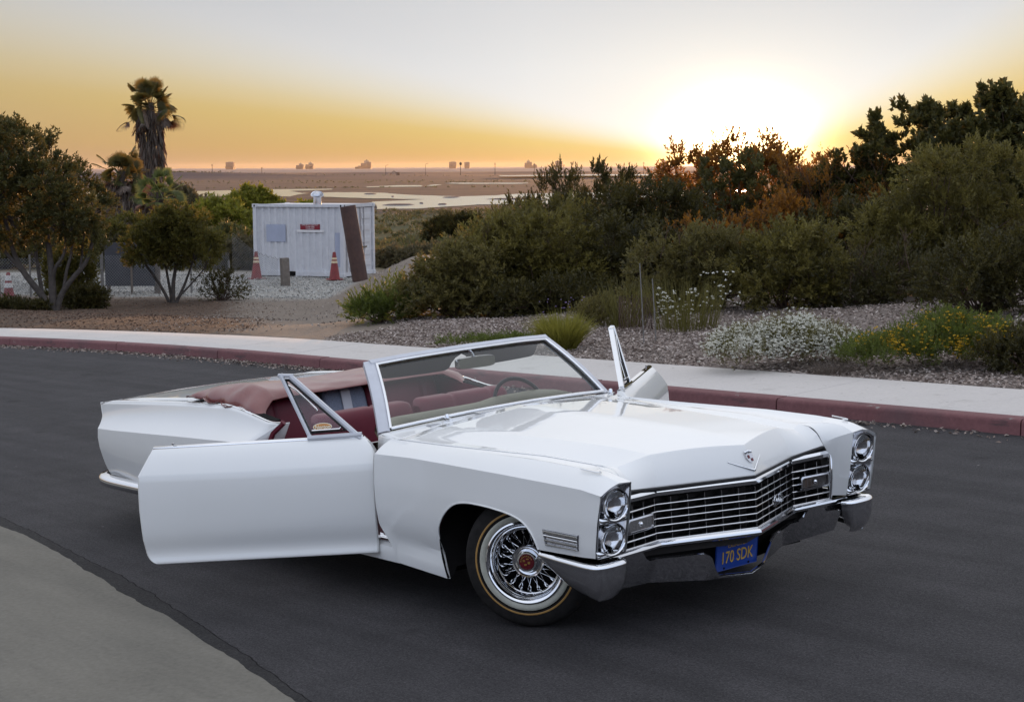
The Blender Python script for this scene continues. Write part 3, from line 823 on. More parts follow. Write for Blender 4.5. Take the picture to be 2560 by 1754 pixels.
# mirror
mm = MB()
mp = smooth_curve([(-.135, .0), (-.128, .030), (-.06, .038), (.06, .038), (.128, .030), (.135, 0), (.125, -.032), (-.125, -.032)] and [(0, y, z) for y, z in ((-.135, 0), (-.125, .030), (-.05, .037), (.05, .037), (.125, .030), (.135, 0), (.12, -.030), (0, -.034), (-.12, -.030))], 4, closed=True)
Rm = Matrix.Rotation(math.radians(-6), 3, 'Z')
mo = Vector((-1.33, .03, 1.212))
n_ = len(mp)
fa = [mo + Rm @ (p * .93 + Vector((.016, 0, 0))) for p in mp]; fb = [mo + Rm @ p for p in mp]; fc = [mo + Rm @ (p + Vector((-.022, 0, 0))) for p in mp]
mm.add(fa + fb + fc, [tuple(range(n_)), tuple(range(3 * n_ - 1, 2 * n_ - 1, -1))] + [(k * n_ + i, k * n_ + (i + 1) % n_, (k + 1) * n_ + (i + 1) % n_, (k + 1) * n_ + i) for k in (0, 1) for i in range(n_)])
mir = mm.build('rear_view_mirror', MT['chrome_dull'], car, smooth=35)
MB().tube([(-1.335, .03, 1.235), (-1.35, .02, 1.27), (-1.365, .01, 1.288)], [.009, .008, .012], 8).build('mirror_stalk', MT['chrome_dull'], mir, smooth=60)

# ---- grille: V plan, egg-crate bars
GP = [(.792, .742), (.762, .490), (.968, 0.0), (.762, -.490), (.792, -.742)]       # plan (x, y) from left to right side
def gplan(y): return I(y, [-.742, -.49, 0, .49, .742], [.792, .762, .968, .762, .792])
gr = empty('grille', car)
hb = MB()
for sec in ((0,),):
    prof = [(-.03, .748), (.004, .744), (.014, .730), (.010, .712), (-.004, .704), (-.03, .704)]
    hb.grid([[(gplan(y) + a, y, z + I(abs(y), [.49, .742], [0, .006])) for a, z in prof] for y in (-.742, -.62, -.49, -.245, 0, .245, .49, .62, .742)])
hb.build('grille_header', MT['chrome'], gr, smooth=20)
for s in (-1, 1):
    sd = MB().tube([(.775, s * .742, .745), (.80, s * .760, .725), (.797, s * .762, .60), (.785, s * .758, .49)], .014, 8)
    sd.build('grille_side_frame', MT['chrome'], gr, smooth=50)
for k in range(6):
    z = .668 - .0358 * k
    b = MB()
    ys = [-.745, -.49, 0, .49, .745]
    rows = []
    for y in ys:
        x = gplan(y)
        rows.append([(x + .004, y, z + .0035), (x + .006, y, z), (x + .004, y, z - .0035), (x - .06, y, z - .0025), (x - .06, y, z + .0025)])
    b.grid(rows, closed=True)
    b.build('grille_bar', MT['grille'], gr)
for i in range(-8, 9):
    y = i * .0835 + (0 if abs(i) < 7 else 0)
    if abs(y) > .72: continue
    x = gplan(y)
    b = MB()
    dx_ = .0
    b.box((x - .032, y, .596), (.066, .0042, .208))
    b.build('grille_upright', MT['grille'], gr)
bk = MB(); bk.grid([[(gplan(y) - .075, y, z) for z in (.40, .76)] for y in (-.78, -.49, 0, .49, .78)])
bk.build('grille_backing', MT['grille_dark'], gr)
apron_ = MB(); apron_.grid([[(gplan(y) + a, y, z) for a, z in ((-.07, .492), (.004, .488), (.012, .478))] for y in (-.745, -.49, 0, .49, .745)])
apron_.build('grille_valance', MT['chrome_dull'], gr, smooth=20)
# parking lamps in the grille
for s in (-1, 1):
    d = Vector((.792 - .762, s * .252, 0)).normalized(); nf = Vector((1, 0, 0)); nf = (nf - d * nf.dot(d)).normalized()
    c0 = Vector((gplan(.635) + .016, s * .632, .602))
    def rr(hw, hh, off): return [c0 + d * (hw * q[0]) + Vector((0, 0, hh * q[1])) + nf * off for q in ((-1, -.75), (-.92, -1), (.92, -1), (1, -.75), (1, .75), (.92, 1), (-.92, 1), (-1, .75))]
    l = MB(); l.grid([[tuple(p) for p in rr(.098, .036, -.03)], [tuple(p) for p in rr(.098, .036, .008)], [tuple(p) for p in rr(.090, .028, .012)], [tuple(p) for p in rr(.088, .026, -.012)]], closed=True)
    l.add([tuple(p) for p in rr(.088, .026, -.012)], [tuple(range(8))])
    pl_ = l.build('parking_lamp', MT['chrome_dull'], car, smooth=30)
    l = MB(); l.add([tuple(p) for p in rr(.087, .026, -.010)], [tuple(range(8))]); l.build('lamp_back', MT['lamp_back'], pl_)
    for kk in range(7): MB().tube([c0 + d * (-.075 + kk * .025) + Vector((0, 0, -.022)) + nf * .004, c0 + d * (-.075 + kk * .025) + Vector((0, 0, .022)) + nf * .004], .0022, 4).build('lens_flute', MT['lamp_back'], pl_)
    l = MB(); l.add([tuple(p) for p in rr(.087, .026, .006)], [tuple(range(8))]); l.build('lens', MT['lens'], pl_)
    l = MB(); l.add([tuple(p - d * .045) for p in rr(.040, .024, -.008)], [tuple(range(8))]); l.build('lamp_filter', MT['amber_lens'], pl_)
    l = MB(); Rl = Matrix((Vector((0, 0, 1)).cross(nf), Vector((0, 0, 1)), nf)).transposed()
    l.lathe([(.013, -.004), (.012, .010), (.006, .016), (.001, .017)], 14, c0, Rl); l.build('lamp_bulb', MT['chrome'], pl_, smooth=60)
def text(name, body, size, mat, parent, mw, ext=.001, shear=0.0, sx=1.0, align='CENTER', bev=0.0):
    c = bpy.data.curves.new(name, 'FONT'); c.body = body; c.size = size; c.extrude = ext; c.shear = shear; c.align_x = align; c.align_y = 'CENTER'
    c.offset = bev
    c.materials.append(mat)
    c.resolution_u = 4
    tmp = bpy.data.objects.new(name, c); COL.objects.link(tmp); bpy.context.view_layer.update()
    me = bpy.data.meshes.new_from_object(tmp.evaluated_get(bpy.context.evaluated_depsgraph_get()))
    bpy.data.objects.remove(tmp); bpy.data.curves.remove(c)
    if not me.materials: me.materials.append(mat)
    o = bpy.data.objects.new(name, me); link(o, parent)
    o.matrix_local = mw @ Matrix.Diagonal((sx, 1, 1, 1))
    return o
def frame(o, xdir, ydir):
    x = Vector(xdir).normalized(); y = Vector(ydir); y = (y - x * y.dot(x)).normalized(); z = x.cross(y)
    return Matrix.Translation(Vector(o)) @ Matrix((x, y, z)).transposed().to_4x4()
text('grille_script', 'Cadillac', .075, MT['chrome'], gr, frame((.875, .258, .575), (-.206, .49, .02), (0, 0, 1)), .004, .45, .62, bev=.0012)

# ---- front bumper
bp_ = empty('front_bumper', car)
def bplan(y): return I(abs(y), [0, .49, .86], [.994, .782, .815])
ysb = [-.86, -.68, -.49, -.37, -.245, -.12, 0, .12, .245, .37, .49, .68, .86]
tb = MB()
prof = [(-.09, .468), (-.02, .484), (-.006, .485), (.003, .478), (.005, .468), (0, .456), (-.012, .450), (-.06, .450)]
tb.grid([[(bplan(y) + a, y, z) for a, z in prof] for y in ysb])
tb.build('bumper_bar', MT['chrome'], bp_, smooth=24)
lo = MB()
def lowz(y):
    yy = abs(y)
    return I(yy, [0, .165, .19, .215, .245, .56, .60, .86], [.252, .257, .30, .36, .388, .396, .45, .452])
yl = sorted(set([round(v, 3) for v in np.linspace(-.86, .86, 61)] + [-.165, .165, -.19, .19, -.215, .215]))
rows = []
for y in yl:
    zt = lowz(y); zb = I(abs(y), [0, .2, .5, .86], [.225, .232, .262, .285]); x = bplan(y)
    rows.append([(x - .075, y, zt - .005), (x - .022 - (.5 - zt) * .28, y, zt + .003), (x - .012 - (.5 - zt) * .28, y, zt + .003), (x - .004 - (.5 - zt) * .28, y, zt - .002), (x - .006 - (.5 - zt) * .30, y, zt - .009), (x - .0085 - (.5 - zt) * .30, y, zt - .014), (x - .02 - (.5 - (zt + zb) / 2) * .30, y, (zt + zb) / 2 - .004), (x - .036 - (.5 - zb) * .30, y, zb)])
lo.grid(rows); lo.build('bumper_lower_face', MT['chrome'], bp_, smooth=18)
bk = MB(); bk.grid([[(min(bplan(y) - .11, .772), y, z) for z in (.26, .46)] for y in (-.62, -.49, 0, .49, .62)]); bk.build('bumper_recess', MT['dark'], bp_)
for s in (-1, 1):
    en = MB()
    plan = smooth_curve([(.838, .790, 0), (.885, .815, 0), (.897, .88, 0), (.893, .955, 0), (.868, 1.003, 0), (.80, 1.016, 0), (.68, 1.014, 0), (.56, 1.008, 0), (.448, .997, 0)], 4)
    rows = []
    for i, p in enumerate(plan):
        t = i / (len(plan) - 1)
        nx = plan[min(i + 1, len(plan) - 1)] - plan[max(i - 1, 0)]; nrm_ = Vector((nx.y, -nx.x, 0)).normalized()
        if nrm_.dot(Vector((p.x - .7, p.y - .8, 0))) < 0: nrm_ = -nrm_
        zt = I(p.x, [.44, .9], [.478, .466]) if t > .4 else .466
        zb = I(t, [0, .08, .25, .45, .62, .80, .92, 1], [.33, .30, .287, .286, .292, .315, .40, .462])
        row = []
        for a, z in ((-.055, zt + .012), (-.016, zt + .011), (-.003, zt + .004), (.003, zt - .006), (.003, zt - .014), (.001, zt - .020)):
            row.append(p + nrm_ * a + Vector((0, 0, z)))
        for k in range(1, 9):
            q = k / 8; z = (zt - .02) + (zb - zt + .02) * q
            f = min(1, (zt - zb) / .15)
            row.append(p + nrm_ * (.002 - f * (.016 * q + .050 * q ** 3.5)) + Vector((0, 0, z)))
        rows.append([(q.x, s * q.y, q.z) for q in row])
    en.grid(rows); en.build('bumper_end', MT['chrome'], bp_, smooth=40)
# number plate
PO = Vector((.812, 0.005, .335))
pf = frame(PO, (0, 1, 0), (.16, 0, 1))
pm = MB()
pm.box((0, 0, -.002), (.305, .152, .004))
pl = pm.build('number_plate', MT['plate'], car); pl.matrix_local = pf; 
pe = MB().tube([(-.149, -.073, .0015), (.149, -.073, .0015), (.149, .073, .0015), (-.149, .073, .0015)], .002, 6, closed=True).build('plate_rim', MT['plate'], pl)
text('plate_state', 'CALIFORNIA', .021, MT['plate_y'], pl, Matrix.Translation((0, .047, .001)), .0012, 0, 1.15)
text('plate_number', '170 SDK', .092, MT['plate_y'], pl, Matrix.Translation((0, -.012, .001)), .0016, 0, .70)
for x in (-.089, .089):
    for y in (-.064, .062): MB().lathe([(.006, 0), (.006, .003), (.001, .004)], 8, (x, y, 0)).build('plate_bolt', MT['dark'], pl, smooth=40)

# ---- body tub, sills, rear quarters, deck
def quarter(s):
    m = MB()
    top = [(-2.18, .870, .900), (-2.315, .870, .899), (-2.533, .868, .932), (-2.70, .868, .955), (-2.82, .868, .962), (-3.3, .868, .945), (-3.7, .868, .926), (-4.05, .867, .906), (-4.4, .866, .886), (-4.64, .865, .869), (-4.725, .862, .852)]
    crs = [(-2.34, 1.0, .781), (-2.45, 1.0, .778), (-2.6, 1.0, .772), (-2.75, .999, .766), (-2.9, .998, .76), (-3.3, .993, .745), (-3.7, .984, .727), (-4.05, .972, .711), (-4.35, .958, .696), (-4.55, .944, .688), (-4.655, .935, .684)]
    low = [(z, dx_) for z, dx_ in ((.62, 0), (.55, 0), (.48, .01), (.42, .025), (.36, .06), (.32, .12))]
    cols = []
    for tp, cp in zip(top, crs):
        T, C_ = Vector(tp), Vector(cp); col = []
        for k in range(12):
            q = k / 11; p = T + (C_ - T) * q
            p += Vector((0, -.022 * math.sin(PI * q), -.006 * math.sin(PI * q))); col.append(p)
        u = (cp[0] + 2.34) / (-4.655 + 2.34)
        for z, dx_ in low:
            y = cp[1] + .006 - .0 if z > .55 else cp[1] - (.55 - z) * .18
            xx = -2.33 + (-4.655 + 2.33) * u + (dx_ if u > .5 else 0) * max(0, (u - .5) * 2)
            col.append(Vector((xx, y, z)))
        cols.append(col)
    # tail return
    last = cols[-1]
    cols.append([Vector((p.x - .012, p.y - .03, p.z - .004)) for p in last])
    cols.append([Vector((p.x + .05, p.y - .10, p.z - .03)) for p in last])
    m.grid([[(p.x, s * p.y, p.z) for p in c] for c in cols])
    q = m.build('rear_quarter', MT['paint'], car, smooth=16, solid=.006)
    # flat top ledge
    t = MB()
    led = [(-2.60, .80, .945), (-2.82, .80, .968), (-3.3, .79, .955), (-3.55, .76, .945), (-4.05, .76, .915), (-4.72, .76, .862)]
    xs_ = [p[0] for p in top][::-1]; zs_ = [p[2] for p in top][::-1]
    t.grid([[(x, s * .868, I(x, xs_, zs_) + .001) for x in np.linspace(-2.56, -4.72, 14)], [(x, s * .845, I(x, xs_, zs_) + .006) for x in np.linspace(-2.56, -4.72, 14)], [(x, s * .78, I(x, xs_, zs_) + .004) for x in np.linspace(-2.56, -4.72, 14)]])
    t.build('quarter_ledge', MT['paint'], car, smooth=40, solid=.006)
    c = MB().tube(smooth_curve([(-2.17, s * .862, .902), (-2.315, s * .862, .901), (-2.533, s * .860, .935), (-2.78, s * .858, .966), (-3.0, s * .85, .964), (-3.40, s * .84, .95)], 5), .009, 6)
    c.build('belt_moulding', MT['chrome'], car, smooth=60)
    # door jamb
    j = MB()
    j.grid([[(-2.18, s * .87, .898), (-2.34, s * .998, .781), (-2.335, s * 1.0, .62), (-2.33, s * .97, .42), (-2.33, s * .95, .30)], [(-2.17, s * .80, .898), (-2.26, s * .80, .781), (-2.26, s * .80, .62), (-2.26, s * .80, .42), (-2.26, s * .80, .30)]])
    j.build('door_jamb', MT['paint'], car, smooth=30, solid=.006)
    j = MB().tube([(-2.165, s * .845, .906), (-2.235, s * .885, .84), (-2.27, s * .905, .76), (-2.28, s * .905, .45)], .018, 6)
    j.build('door_seal', MT['maroon'], car, smooth=50)
    # sill
    k = MB()
    k.grid([[(x, s * y, z) for y, z in ((.80, .330), (.93, .332), (.955, .318), (.962, .29), (.955, .235), (.85, .20))] for x in np.linspace(-.84, -3.7, 12)])
    k.build('rocker_panel', MT['paint'], car, smooth=30)
    MB().box((-1.62, s * .875, .336), (1.30, .11, .008)).build('sill_plate', MT['chrome'], car)
    for yy in (.845, .875, .905): MB().tube([(-1.0, s * yy, .342), (-2.25, s * yy, .342)], .005, 5).build('sill_rib', MT['chrome'], car, smooth=60)
    MB().box((-4.61, s * .80, .60), (.05, .07, .30)).build('tail_lamp', MT['red'], car, bevel=.01)
for s in (-1, 1): quarter(s)
rb = MB()
pp = smooth_curve([(-3.95, -.958, .312), (-4.30, -.968, .313), (-4.52, -.966, .315), (-4.66, -.93, .316), (-4.76, -.80, .318), (-4.80, -.4, .32), (-4.80, 0, .32), (-4.80, .4, .32), (-4.76, .80, .318), (-4.66, .93, .316), (-4.52, .966, .315), (-4.30, .968, .313), (-3.95, .958, .312)], 4)
rows = []
for i, p in enumerate(pp):
    tn = pp[min(i + 1, len(pp) - 1)] - pp[max(i - 1, 0)]; no = Vector((tn.y, -tn.x, 0)).normalized()
    if no.dot(Vector((p.x + 3.5, p.y, 0))) < 0: no = -no
    rows.append([tuple(p + no * a + Vector((0, 0, b))) for a, b in ((-.03, .044), (.01, .040), (.028, .024), (.034, 0), (.026, -.026), (.006, -.042), (-.03, -.046))])
rb.grid(rows); rb.build('rear_bumper', MT['chrome'], car, smooth=45)
dk = MB()
dk.grid([[(x, y, I(x, [-4.74, -4.4, -3.9, -3.45], [.852, .888, .922, .948]) + .022 * (1 - (abs(y) / .78) ** 2)) for y in np.linspace(-.78, .78, 21)] for x in np.linspace(-3.40, -4.74, 18)])
dk.build('trunk_lid', MT['paint'], car, smooth=40, solid=.006)
MB().grid([[(-4.74, y, .86), (-4.72, y, .70), (-4.70, y, .50), (-4.62, y, .33)] for y in np.linspace(-.86, .86, 9)]).build('tail_panel', MT['paint'], car, smooth=40, solid=.006)
# underbody and interior tub
MB().box((-1.70, 0, .235), (2.4, 1.80, .04)).box((-3.6, 0, .26), (1.6, 1.2, .04)).build('floor_pan', MT['dark'], car)
tub = MB()
tub.box((-2.0, 0, .30), (2.3, 1.66, .02))
tub.build('carpet', plain('carpet_maroon', (.07, .012, .018), .9, 0, .2, 60), car)
fwl = MB(); fwl.grid([[(-1.02, y, z) for y in (-.86, .86)] for z in (.28, .90)]); fwl.build('firewall', MT['maroon'], car)
for s in (-1, 1):
    k = MB(); k.grid([[(-.95, s * .86, .30), (-.95, s * .86, .86)], [(-1.20, s * .84, .30), (-1.13, s * .84, .86)], [(-1.25, s * .80, .30), (-1.15, s * .80, .86)]]); k.build('kick_panel', MT['maroon'], car, solid=.01)
    k = MB(); k.grid([[(x, s * .79, z) for z in (.30, .60, .90, I(x, [-3.2, -2.8, -2.53, -2.3], [.95, .95, .925, .895]))] for x in (-2.27, -2.5, -2.8, -3.2)]); k.build('rear_side_panel', MT['maroon'], car, solid=.02)
# dash
ds = MB()
dp_ = [(-1.06, .925), (-1.15, .945), (-1.27, .952), (-1.37, .946), (-1.42, .925), (-1.43, .895), (-1.40, .86), (-1.38, .80), (-1.36, .64), (-1.20, .60)]
rows = []
for y in np.linspace(-.67, .67, 33):
    b = .016 * (1 / (1 + math.exp(-(y - .12) * 30))) * (1 / (1 + math.exp((y - .62) * 30)))      # binnacle over the instruments
    e_ = I(abs(y), [.58, .67], [0, -.03])
    rows.append([(x - (b * 1.2 if i in (3, 4, 5) else 0), y, z + (b if 1 <= i <= 4 else 0) + e_) for i, (x, z) in enumerate(dp_)])
rows = [[(x, y, z + .014) for x, y, z in r] for r in rows]
ds.grid(rows); dash = ds.build('dashboard', MT['dash'], car, smooth=50)
MB().box((-1.415, 0, .80), (.02, 1.50, .05)).build('dash_trim', MT['chrome_dull'], dash, bevel=.004)
# steering wheel
tilt = Matrix.Rotation(math.radians(-28), 3, 'Y')
sw_o = Vector((-1.37, .39, .885))
def swp(a, r=.195, h=0): return sw_o + tilt @ Vector((h, r * math.sin(a), r * math.cos(a)))
rim = MB().tube([swp(2 * PI * k / 40) for k in range(40)], .0125, 8, closed=True)
stw = rim.build('steering_wheel', MT['visor'], car, smooth=60)
sp = MB(); sp.tube([swp(PI / 2 + .25), sw_o + tilt @ Vector((.05, 0, 0)), swp(-PI / 2 - .25)], .014, 8); sp.lathe([(.05, -.01), (.045, .02), (.001, .03)], 20, sw_o + tilt @ Vector((.05, 0, 0)), tilt @ Matrix.Rotation(-PI / 2, 3, 'Y'))
sp.build('wheel_spoke', MT['chrome_dull'], stw, smooth=50)
MB().tube([sw_o + tilt @ Vector((.05, 0, 0)), (-1.22, .385, .80)], .03, 10).build('steering_column', MT['visor'], stw, smooth=50)

# ---- seats
def cushion(name, x0, x1, z0, z1, y0, y1, mat, parent, lean=0.0, rnd_=.05, pleats=(), depth=.012):
    """a padded block: section rounded in x-z, lofted over y with soft ends and sewn pleats"""
    m = MB(); rows = []
    n = 28; ys = np.linspace(0, 1, 41)
    for t in ys:
        y = y0 + (y1 - y0) * t
        e = min(1.0, min(t, 1 - t) * (y1 - y0) / .055); sh = math.sqrt(max(0.0, 1 - (1 - e) ** 2))
        pl = sum(math.exp(-((y - p) / .012) ** 2) for p in pleats) * depth
        row = []
        cx, cz = (x0 + x1) / 2, (z0 + z1) / 2; hx, hz = (x1 - x0) / 2 - pl, (z1 - z0) / 2 - pl
        for k in range(n):
            a = 2 * PI * k / n
            c, s_ = math.cos(a), math.sin(a)
            px = math.copysign(abs(c) ** .42, c) * hx * (.55 + .45 * sh); pz = math.copysign(abs(s_) ** .42, s_) * hz * (.80 + .20 * sh)
            x = cx + px + lean * (cz + pz - z0); z = cz + pz
            row.append((x, y, z))
        rows.append(row)
    m.grid(rows, closed=True)
    m.add(rows[0], [tuple(range(n))[::-1]]); m.add(rows[-1], [tuple(range(n))])
    return m.build(name, mat, parent, smooth=50)
fs_ = empty('front_seat', car)
cushion('seat_cushion', -2.02, -1.42, .36, .58, -.74, .74, MT['maroon'], fs_, 0, pleats=(-.5, -.3, 0, .3, .5))
for y0, y1, pz in ((-.735, -.03, (-.60, -.30)), (.03, .735, (.30, .60))):
    cushion('seat_backrest', -1.99, -1.82, .48, .945, y0, y1, MT['maroon'], fs_, -.22, pleats=pz)
rs_ = empty('rear_seat', car)
cushion('seat_cushion', -2.80, -2.28, .36, .56, -.70, .70, MT['maroon'], rs_, 0, pleats=(-.5, -.25, .25, .5))
for y0, y1, pz in ((-.74, -.20, (-.58,)), (.16, .74, (.30, .60))):
    cushion('seat_backrest', -2.80, -2.62, .48, .985, y0, y1, MT['maroon'], rs_, -.24, pleats=pz)
spk = cushion('speaker_panel', -2.775, -2.655, .48, .980, -.175, .165, MT['speaker'], rs_, -.24)
st_ = MB(); st_.grid([[(-2.648 - (z - .48) * .24, y, z) for y in (-.045, -.04, .02, .025)] for z in (.50, .60, .75, .90, .955)]); st_.grid([[(-2.648 - .114, -.04, .955), (-2.648 - .114, .02, .955)], [(-2.80, -.04, .985), (-2.80, .02, .985)]])
st_.build('speaker_strip', MT['whitetrim'], spk, solid=.008)
MB().lathe([(.014, -.004), (.014, .004), (.001, .006)], 12, (-2.648 - .30 * .24 + .005, -.01, .80), Matrix.Rotation(PI / 2, 3, 'Y')).build('strip_button', MT['chrome_dull'], spk, smooth=40)

# ---- folded soft top under its vinyl boot
bt = MB(); rows = []
from mathutils import noise as mnoise
for i in range(81):
    u = -1 + 2 * i / 80; y = u * .845; a = abs(u)
    dr = max(0.0, (a - .80) / .20)                       # droop at the two ends
    xf = -2.64 + .20 * a ** 5; xr = -3.44 + .05 * a ** 4
    lift = 1.0 + .05 * math.sin(u * 5 + .6) - .10 * math.sin(u * 2.2 + 1)
    ed = math.sqrt(max(0, 1 - dr ** 2.2))
    zf, zr_ = .990 - .055 * dr, .982 + .004 * dr
    row = []
    pr = [(0, .0), (.03, .34), (.12, .74), (.26, .97), (.42, 1.0), (.60, .93), (.78, .66), (.92, .28), (1.0, 0.0)]
    pr = smooth_curve([(p[0], 0, p[1]) for p in pr], 4)
    for p in pr:
        x = xf + (xr - xf) * p.x; zb = zf + (zr_ - zf) * p.x
        hgt = .042 * lift + .066 * a ** 1.5
        z = zb + hgt * p.z * (.35 + .65 * ed) - .050 * dr * (1 - p.x) - .004 * dr
        w = mnoise.noise(Vector((x * 5, y * 3.2, 0))) * .016 + mnoise.noise(Vector((x * 13 + 4, y * 9, 3))) * .008
        fold = .010 * math.sin((x + 3) * 34 + y * 8) * dr
        row.append((x, y + (.012 * math.sin(x * 26) if a > .9 else 0) * (1 if y > 0 else -1), z + (w + fold) * min(1, p.z * 1.6 + .15)))
    rows.append(row)
bt.grid(rows)
# hanging skirts of the boot at both ends
for rw, s in ((rows[0], -1), (rows[-1], 1)):
    sk = [(p[0] + .012 * math.sin(p[0] * 31), p[1] + s * (.014 + .006 * math.sin(p[0] * 22)), p[2] - I(p[0], [-3.5, -2.80, -2.65], [.0, .002, .050]) - I(p[0], [-2.8, -2.7], [0, .010]) * math.sin(p[0] * 19 + 1)) for p in rw]
    bt.grid([rw, [((p[0] + q[0]) / 2, (p[1] + q[1]) / 2 + s * .014, (p[2] + q[2]) / 2 + .006) for p, q in zip(rw, sk)], sk])
bt.build('soft_top_boot', MT['boot'], car, smooth=70, solid=.006)
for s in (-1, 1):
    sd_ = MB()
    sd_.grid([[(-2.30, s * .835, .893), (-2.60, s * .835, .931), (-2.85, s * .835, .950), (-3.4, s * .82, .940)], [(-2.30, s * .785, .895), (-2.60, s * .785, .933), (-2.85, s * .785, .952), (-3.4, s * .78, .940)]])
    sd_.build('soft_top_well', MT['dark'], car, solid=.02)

# ---- doors (hinged at the fender, swung 48 degrees out)
def make_door(s):
    L = 1.32
    Hh = Vector((-.985, s * 1.0, 0)); phi = math.radians(48.4 if s < 0 else 52)
    ud = Vector((-math.cos(phi), s * math.sin(phi), 0)); nd = Vector((math.sin(phi), s * math.cos(phi), 0))     # along the door, outward
    mw = Matrix((ud, nd, Vector((0, 0, 1)))).transposed().to_4x4(); mw.translation = Hh
    # local axes: x along the door, y outward, z up
    prof = [(-.125, .915), (-.095, .927), (-.085, .922), (-.055, .884), (-.028, .842), (-.004, .795), (.0, .785), (.004, .74), (.006, .68), (.004, .60), (.0, .52), (-.006, .46), (-.014, .42), (-.024, .39), (-.032, .365), (-.037, .343), (-.037, .325), (-.034, .308), (-.031, .295), (-.029, .286), (-.030, .280), (-.034, .276), (-.04, .2745), (-.10, .276)]
    def xr(z):      # rear outline
        if z > .785: return I(z, [.785, .927], [1.320, 1.243])
        if z < .355: return 1.321 - .078 * (1 - math.sqrt(max(0, 1 - ((.355 - z) / .081) ** 2)))
        if z < .42: return 1.326 - (.42 - z) * .077
        return I(z, [.42, .60, .785], [1.326, 1.328, 1.320])
    def xf(z): return I(z, [.27, .80, .86, .927], [.0, -.02, -.018, .045])
    rows = []
    ts_ = [0, .006, .02, .05] + [k / 20 for k in range(2, 19)] + [.95, .98, .994, 1.0]
    for t in ts_:
        e = 1 if 0 < t < 1 else 0
        rows.append([(xf(z) + (xr(z) - xf(z)) * t, o - (0 if e else .010), z + (.012 * math.sin(PI * t) * (0 if z > .8 else (-.6 if z > .7 else 0)))) for o, z in prof])
    m = MB(); m.grid(rows)
    # front and rear edge faces
    m.grid([rows[0], [(p[0] + .0, -.125, p[2]) for p in rows[0]]]); m.grid([rows[-1], [(p[0] - .0, -.125, p[2]) for p in rows[-1]]])
    d = m.build('door', MT['paint'], car, smooth=26)
    d.matrix_local = mw
    ip_ = MB(); ip_.grid([[(x, -.128 - .02 * (1 if .3 < z < .85 else 0), z) for z in (.29, .32, .45, .60, .62, .76, .86, .918)] for x in (.03, .07, .5, 1.1, 1.21)])
    ip_.build('door_card', MT['maroon'], d, smooth=30, solid=.008)
    MB().grid([[(x, -.132 + a, b) for a, b in ((0, .918), (.018, .934), (.034, .932), (.044, .922))] for x in (.05, .3, .9, 1.242)]).build('belt_trim', MT['chrome'], d, smooth=40, solid=.004)
    MB().tube([(.55, -.16, .60), (.60, -.185, .61), (1.05, -.185, .61), (1.10, -.16, .60)], .022, 8).build('armrest', MT['maroon'], d, smooth=50)
    MB().lathe([(.004, 0), (.004, .020), (.008, .022), (.009, .028), (.001, .030)], 10, (1.132, -.112, .920)).build('lock_knob', MT['chrome_dull'], d, smooth=40)
    # vent window: triangular chrome frame, pivoting pane
    T0, T1, B1, B0 = (.520, 1.287), (.449, 1.281), (.085, .940), (.350, .936)
    def V(x, z, o=0): return Vector((x, -.100 - .34 * (z - .94) + o, z))      # leans in with the windscreen pillars
    fm = MB()
    def bar(a, b, w, th, off=0):
        a = V(*a); b = V(*b); t = (b - a).normalized(); n2 = Vector((t.z, 0, -t.x))
        if n2.dot(V(.33, 1.04) - a) < 0: n2 = -n2
        vs = []
        for p, e in ((a, -1), (b, 1)):
            vs += [p + Vector((0, -th, 0)), p + Vector((0, th, 0)), p + n2 * w * .5 + Vector((0, th * 1.35, 0)), p + n2 * w + Vector((0, th, 0)), p + n2 * w + Vector((0, -th, 0))]
        fm.add(vs, [(0, 1, 2, 3, 4)[::-1], (5, 6, 7, 8, 9)] + [(i, (i + 1) % 5, 5 + (i + 1) % 5, 5 + i) for i in range(5)])
    bar(T0, (B0[0], B0[1] - .012), .021, .012); bar((T1[0] - .003, T1[1] + .003), (B1[0] - .03, B1[1] - .012), .026, .015); bar((T0[0] + .003, T0[1] + .006), (T1[0] - .012, T1[1] + .006), .018, .013); bar((B1[0] - .03, B1[1] - .012), (B0[0] + .01, B0[1] - .012), .024, .014)
    vf = fm.build('vent_frame', MT['whitetrim'] if s < 0 else MT['chrome'], d, smooth=20)
    ins = [(.470, 1.275), (.434, 1.262), (.135, .962), (.348, .958)]
    rub = MB(); rub.tube([V(x, z) for x, z in ((.489, 1.258), (.456, 1.254), (.138, .966), (.346, .962))], .011, 6, closed=True); rub.build('vent_seal', MT['black'], vf, smooth=50)
    gl_ = MB(); gl_.add([V(x, z) for x, z in ((.482, 1.236), (.460, 1.241), (.155, .974), (.345, .970))], [(0, 1, 2, 3)]); gl_.build('vent_glass', MT['glass'], vf)
    ct = MB(); ct2 = MB(); ct.tube([V(.465, 1.228, .01), V(.42, 1.20, .01), V(.31, 1.095, .01), V(.302, 1.08, .01)], .005, 6); ct2.tube([V(.170, .985, .01), V(.178, .976, .01), V(.335, .974, .01)], .006, 6)
    ct.build('vent_trim', MT['chrome'], vf, smooth=50); ct2.build('vent_trim', MT['chrome'], vf, smooth=50)
    if s < 0:
        sk = MB(); n_ = 28
        for k, (rx, rz_, off, mt) in enumerate(((.054, .0215, .004, 'cream'), (.049, .0175, .0055, 'orange'))):
            q = MB(); q.add([V(.276 + rx * math.cos(2 * PI * j / n_), .992 + rz_ * math.sin(2 * PI * j / n_), off) for j in range(n_)] + [V(.276 + rx * math.cos(2 * PI * j / n_), .992 + rz_ * math.sin(2 * PI * j / n_), off - .0014) for j in range(n_)], [tuple(range(n_))] + [(j, (j + 1) % n_, n_ + (j + 1) % n_, n_ + j) for j in range(n_)])
            q.build('sticker' if k == 0 else 'sticker_ground', MT[mt], d)
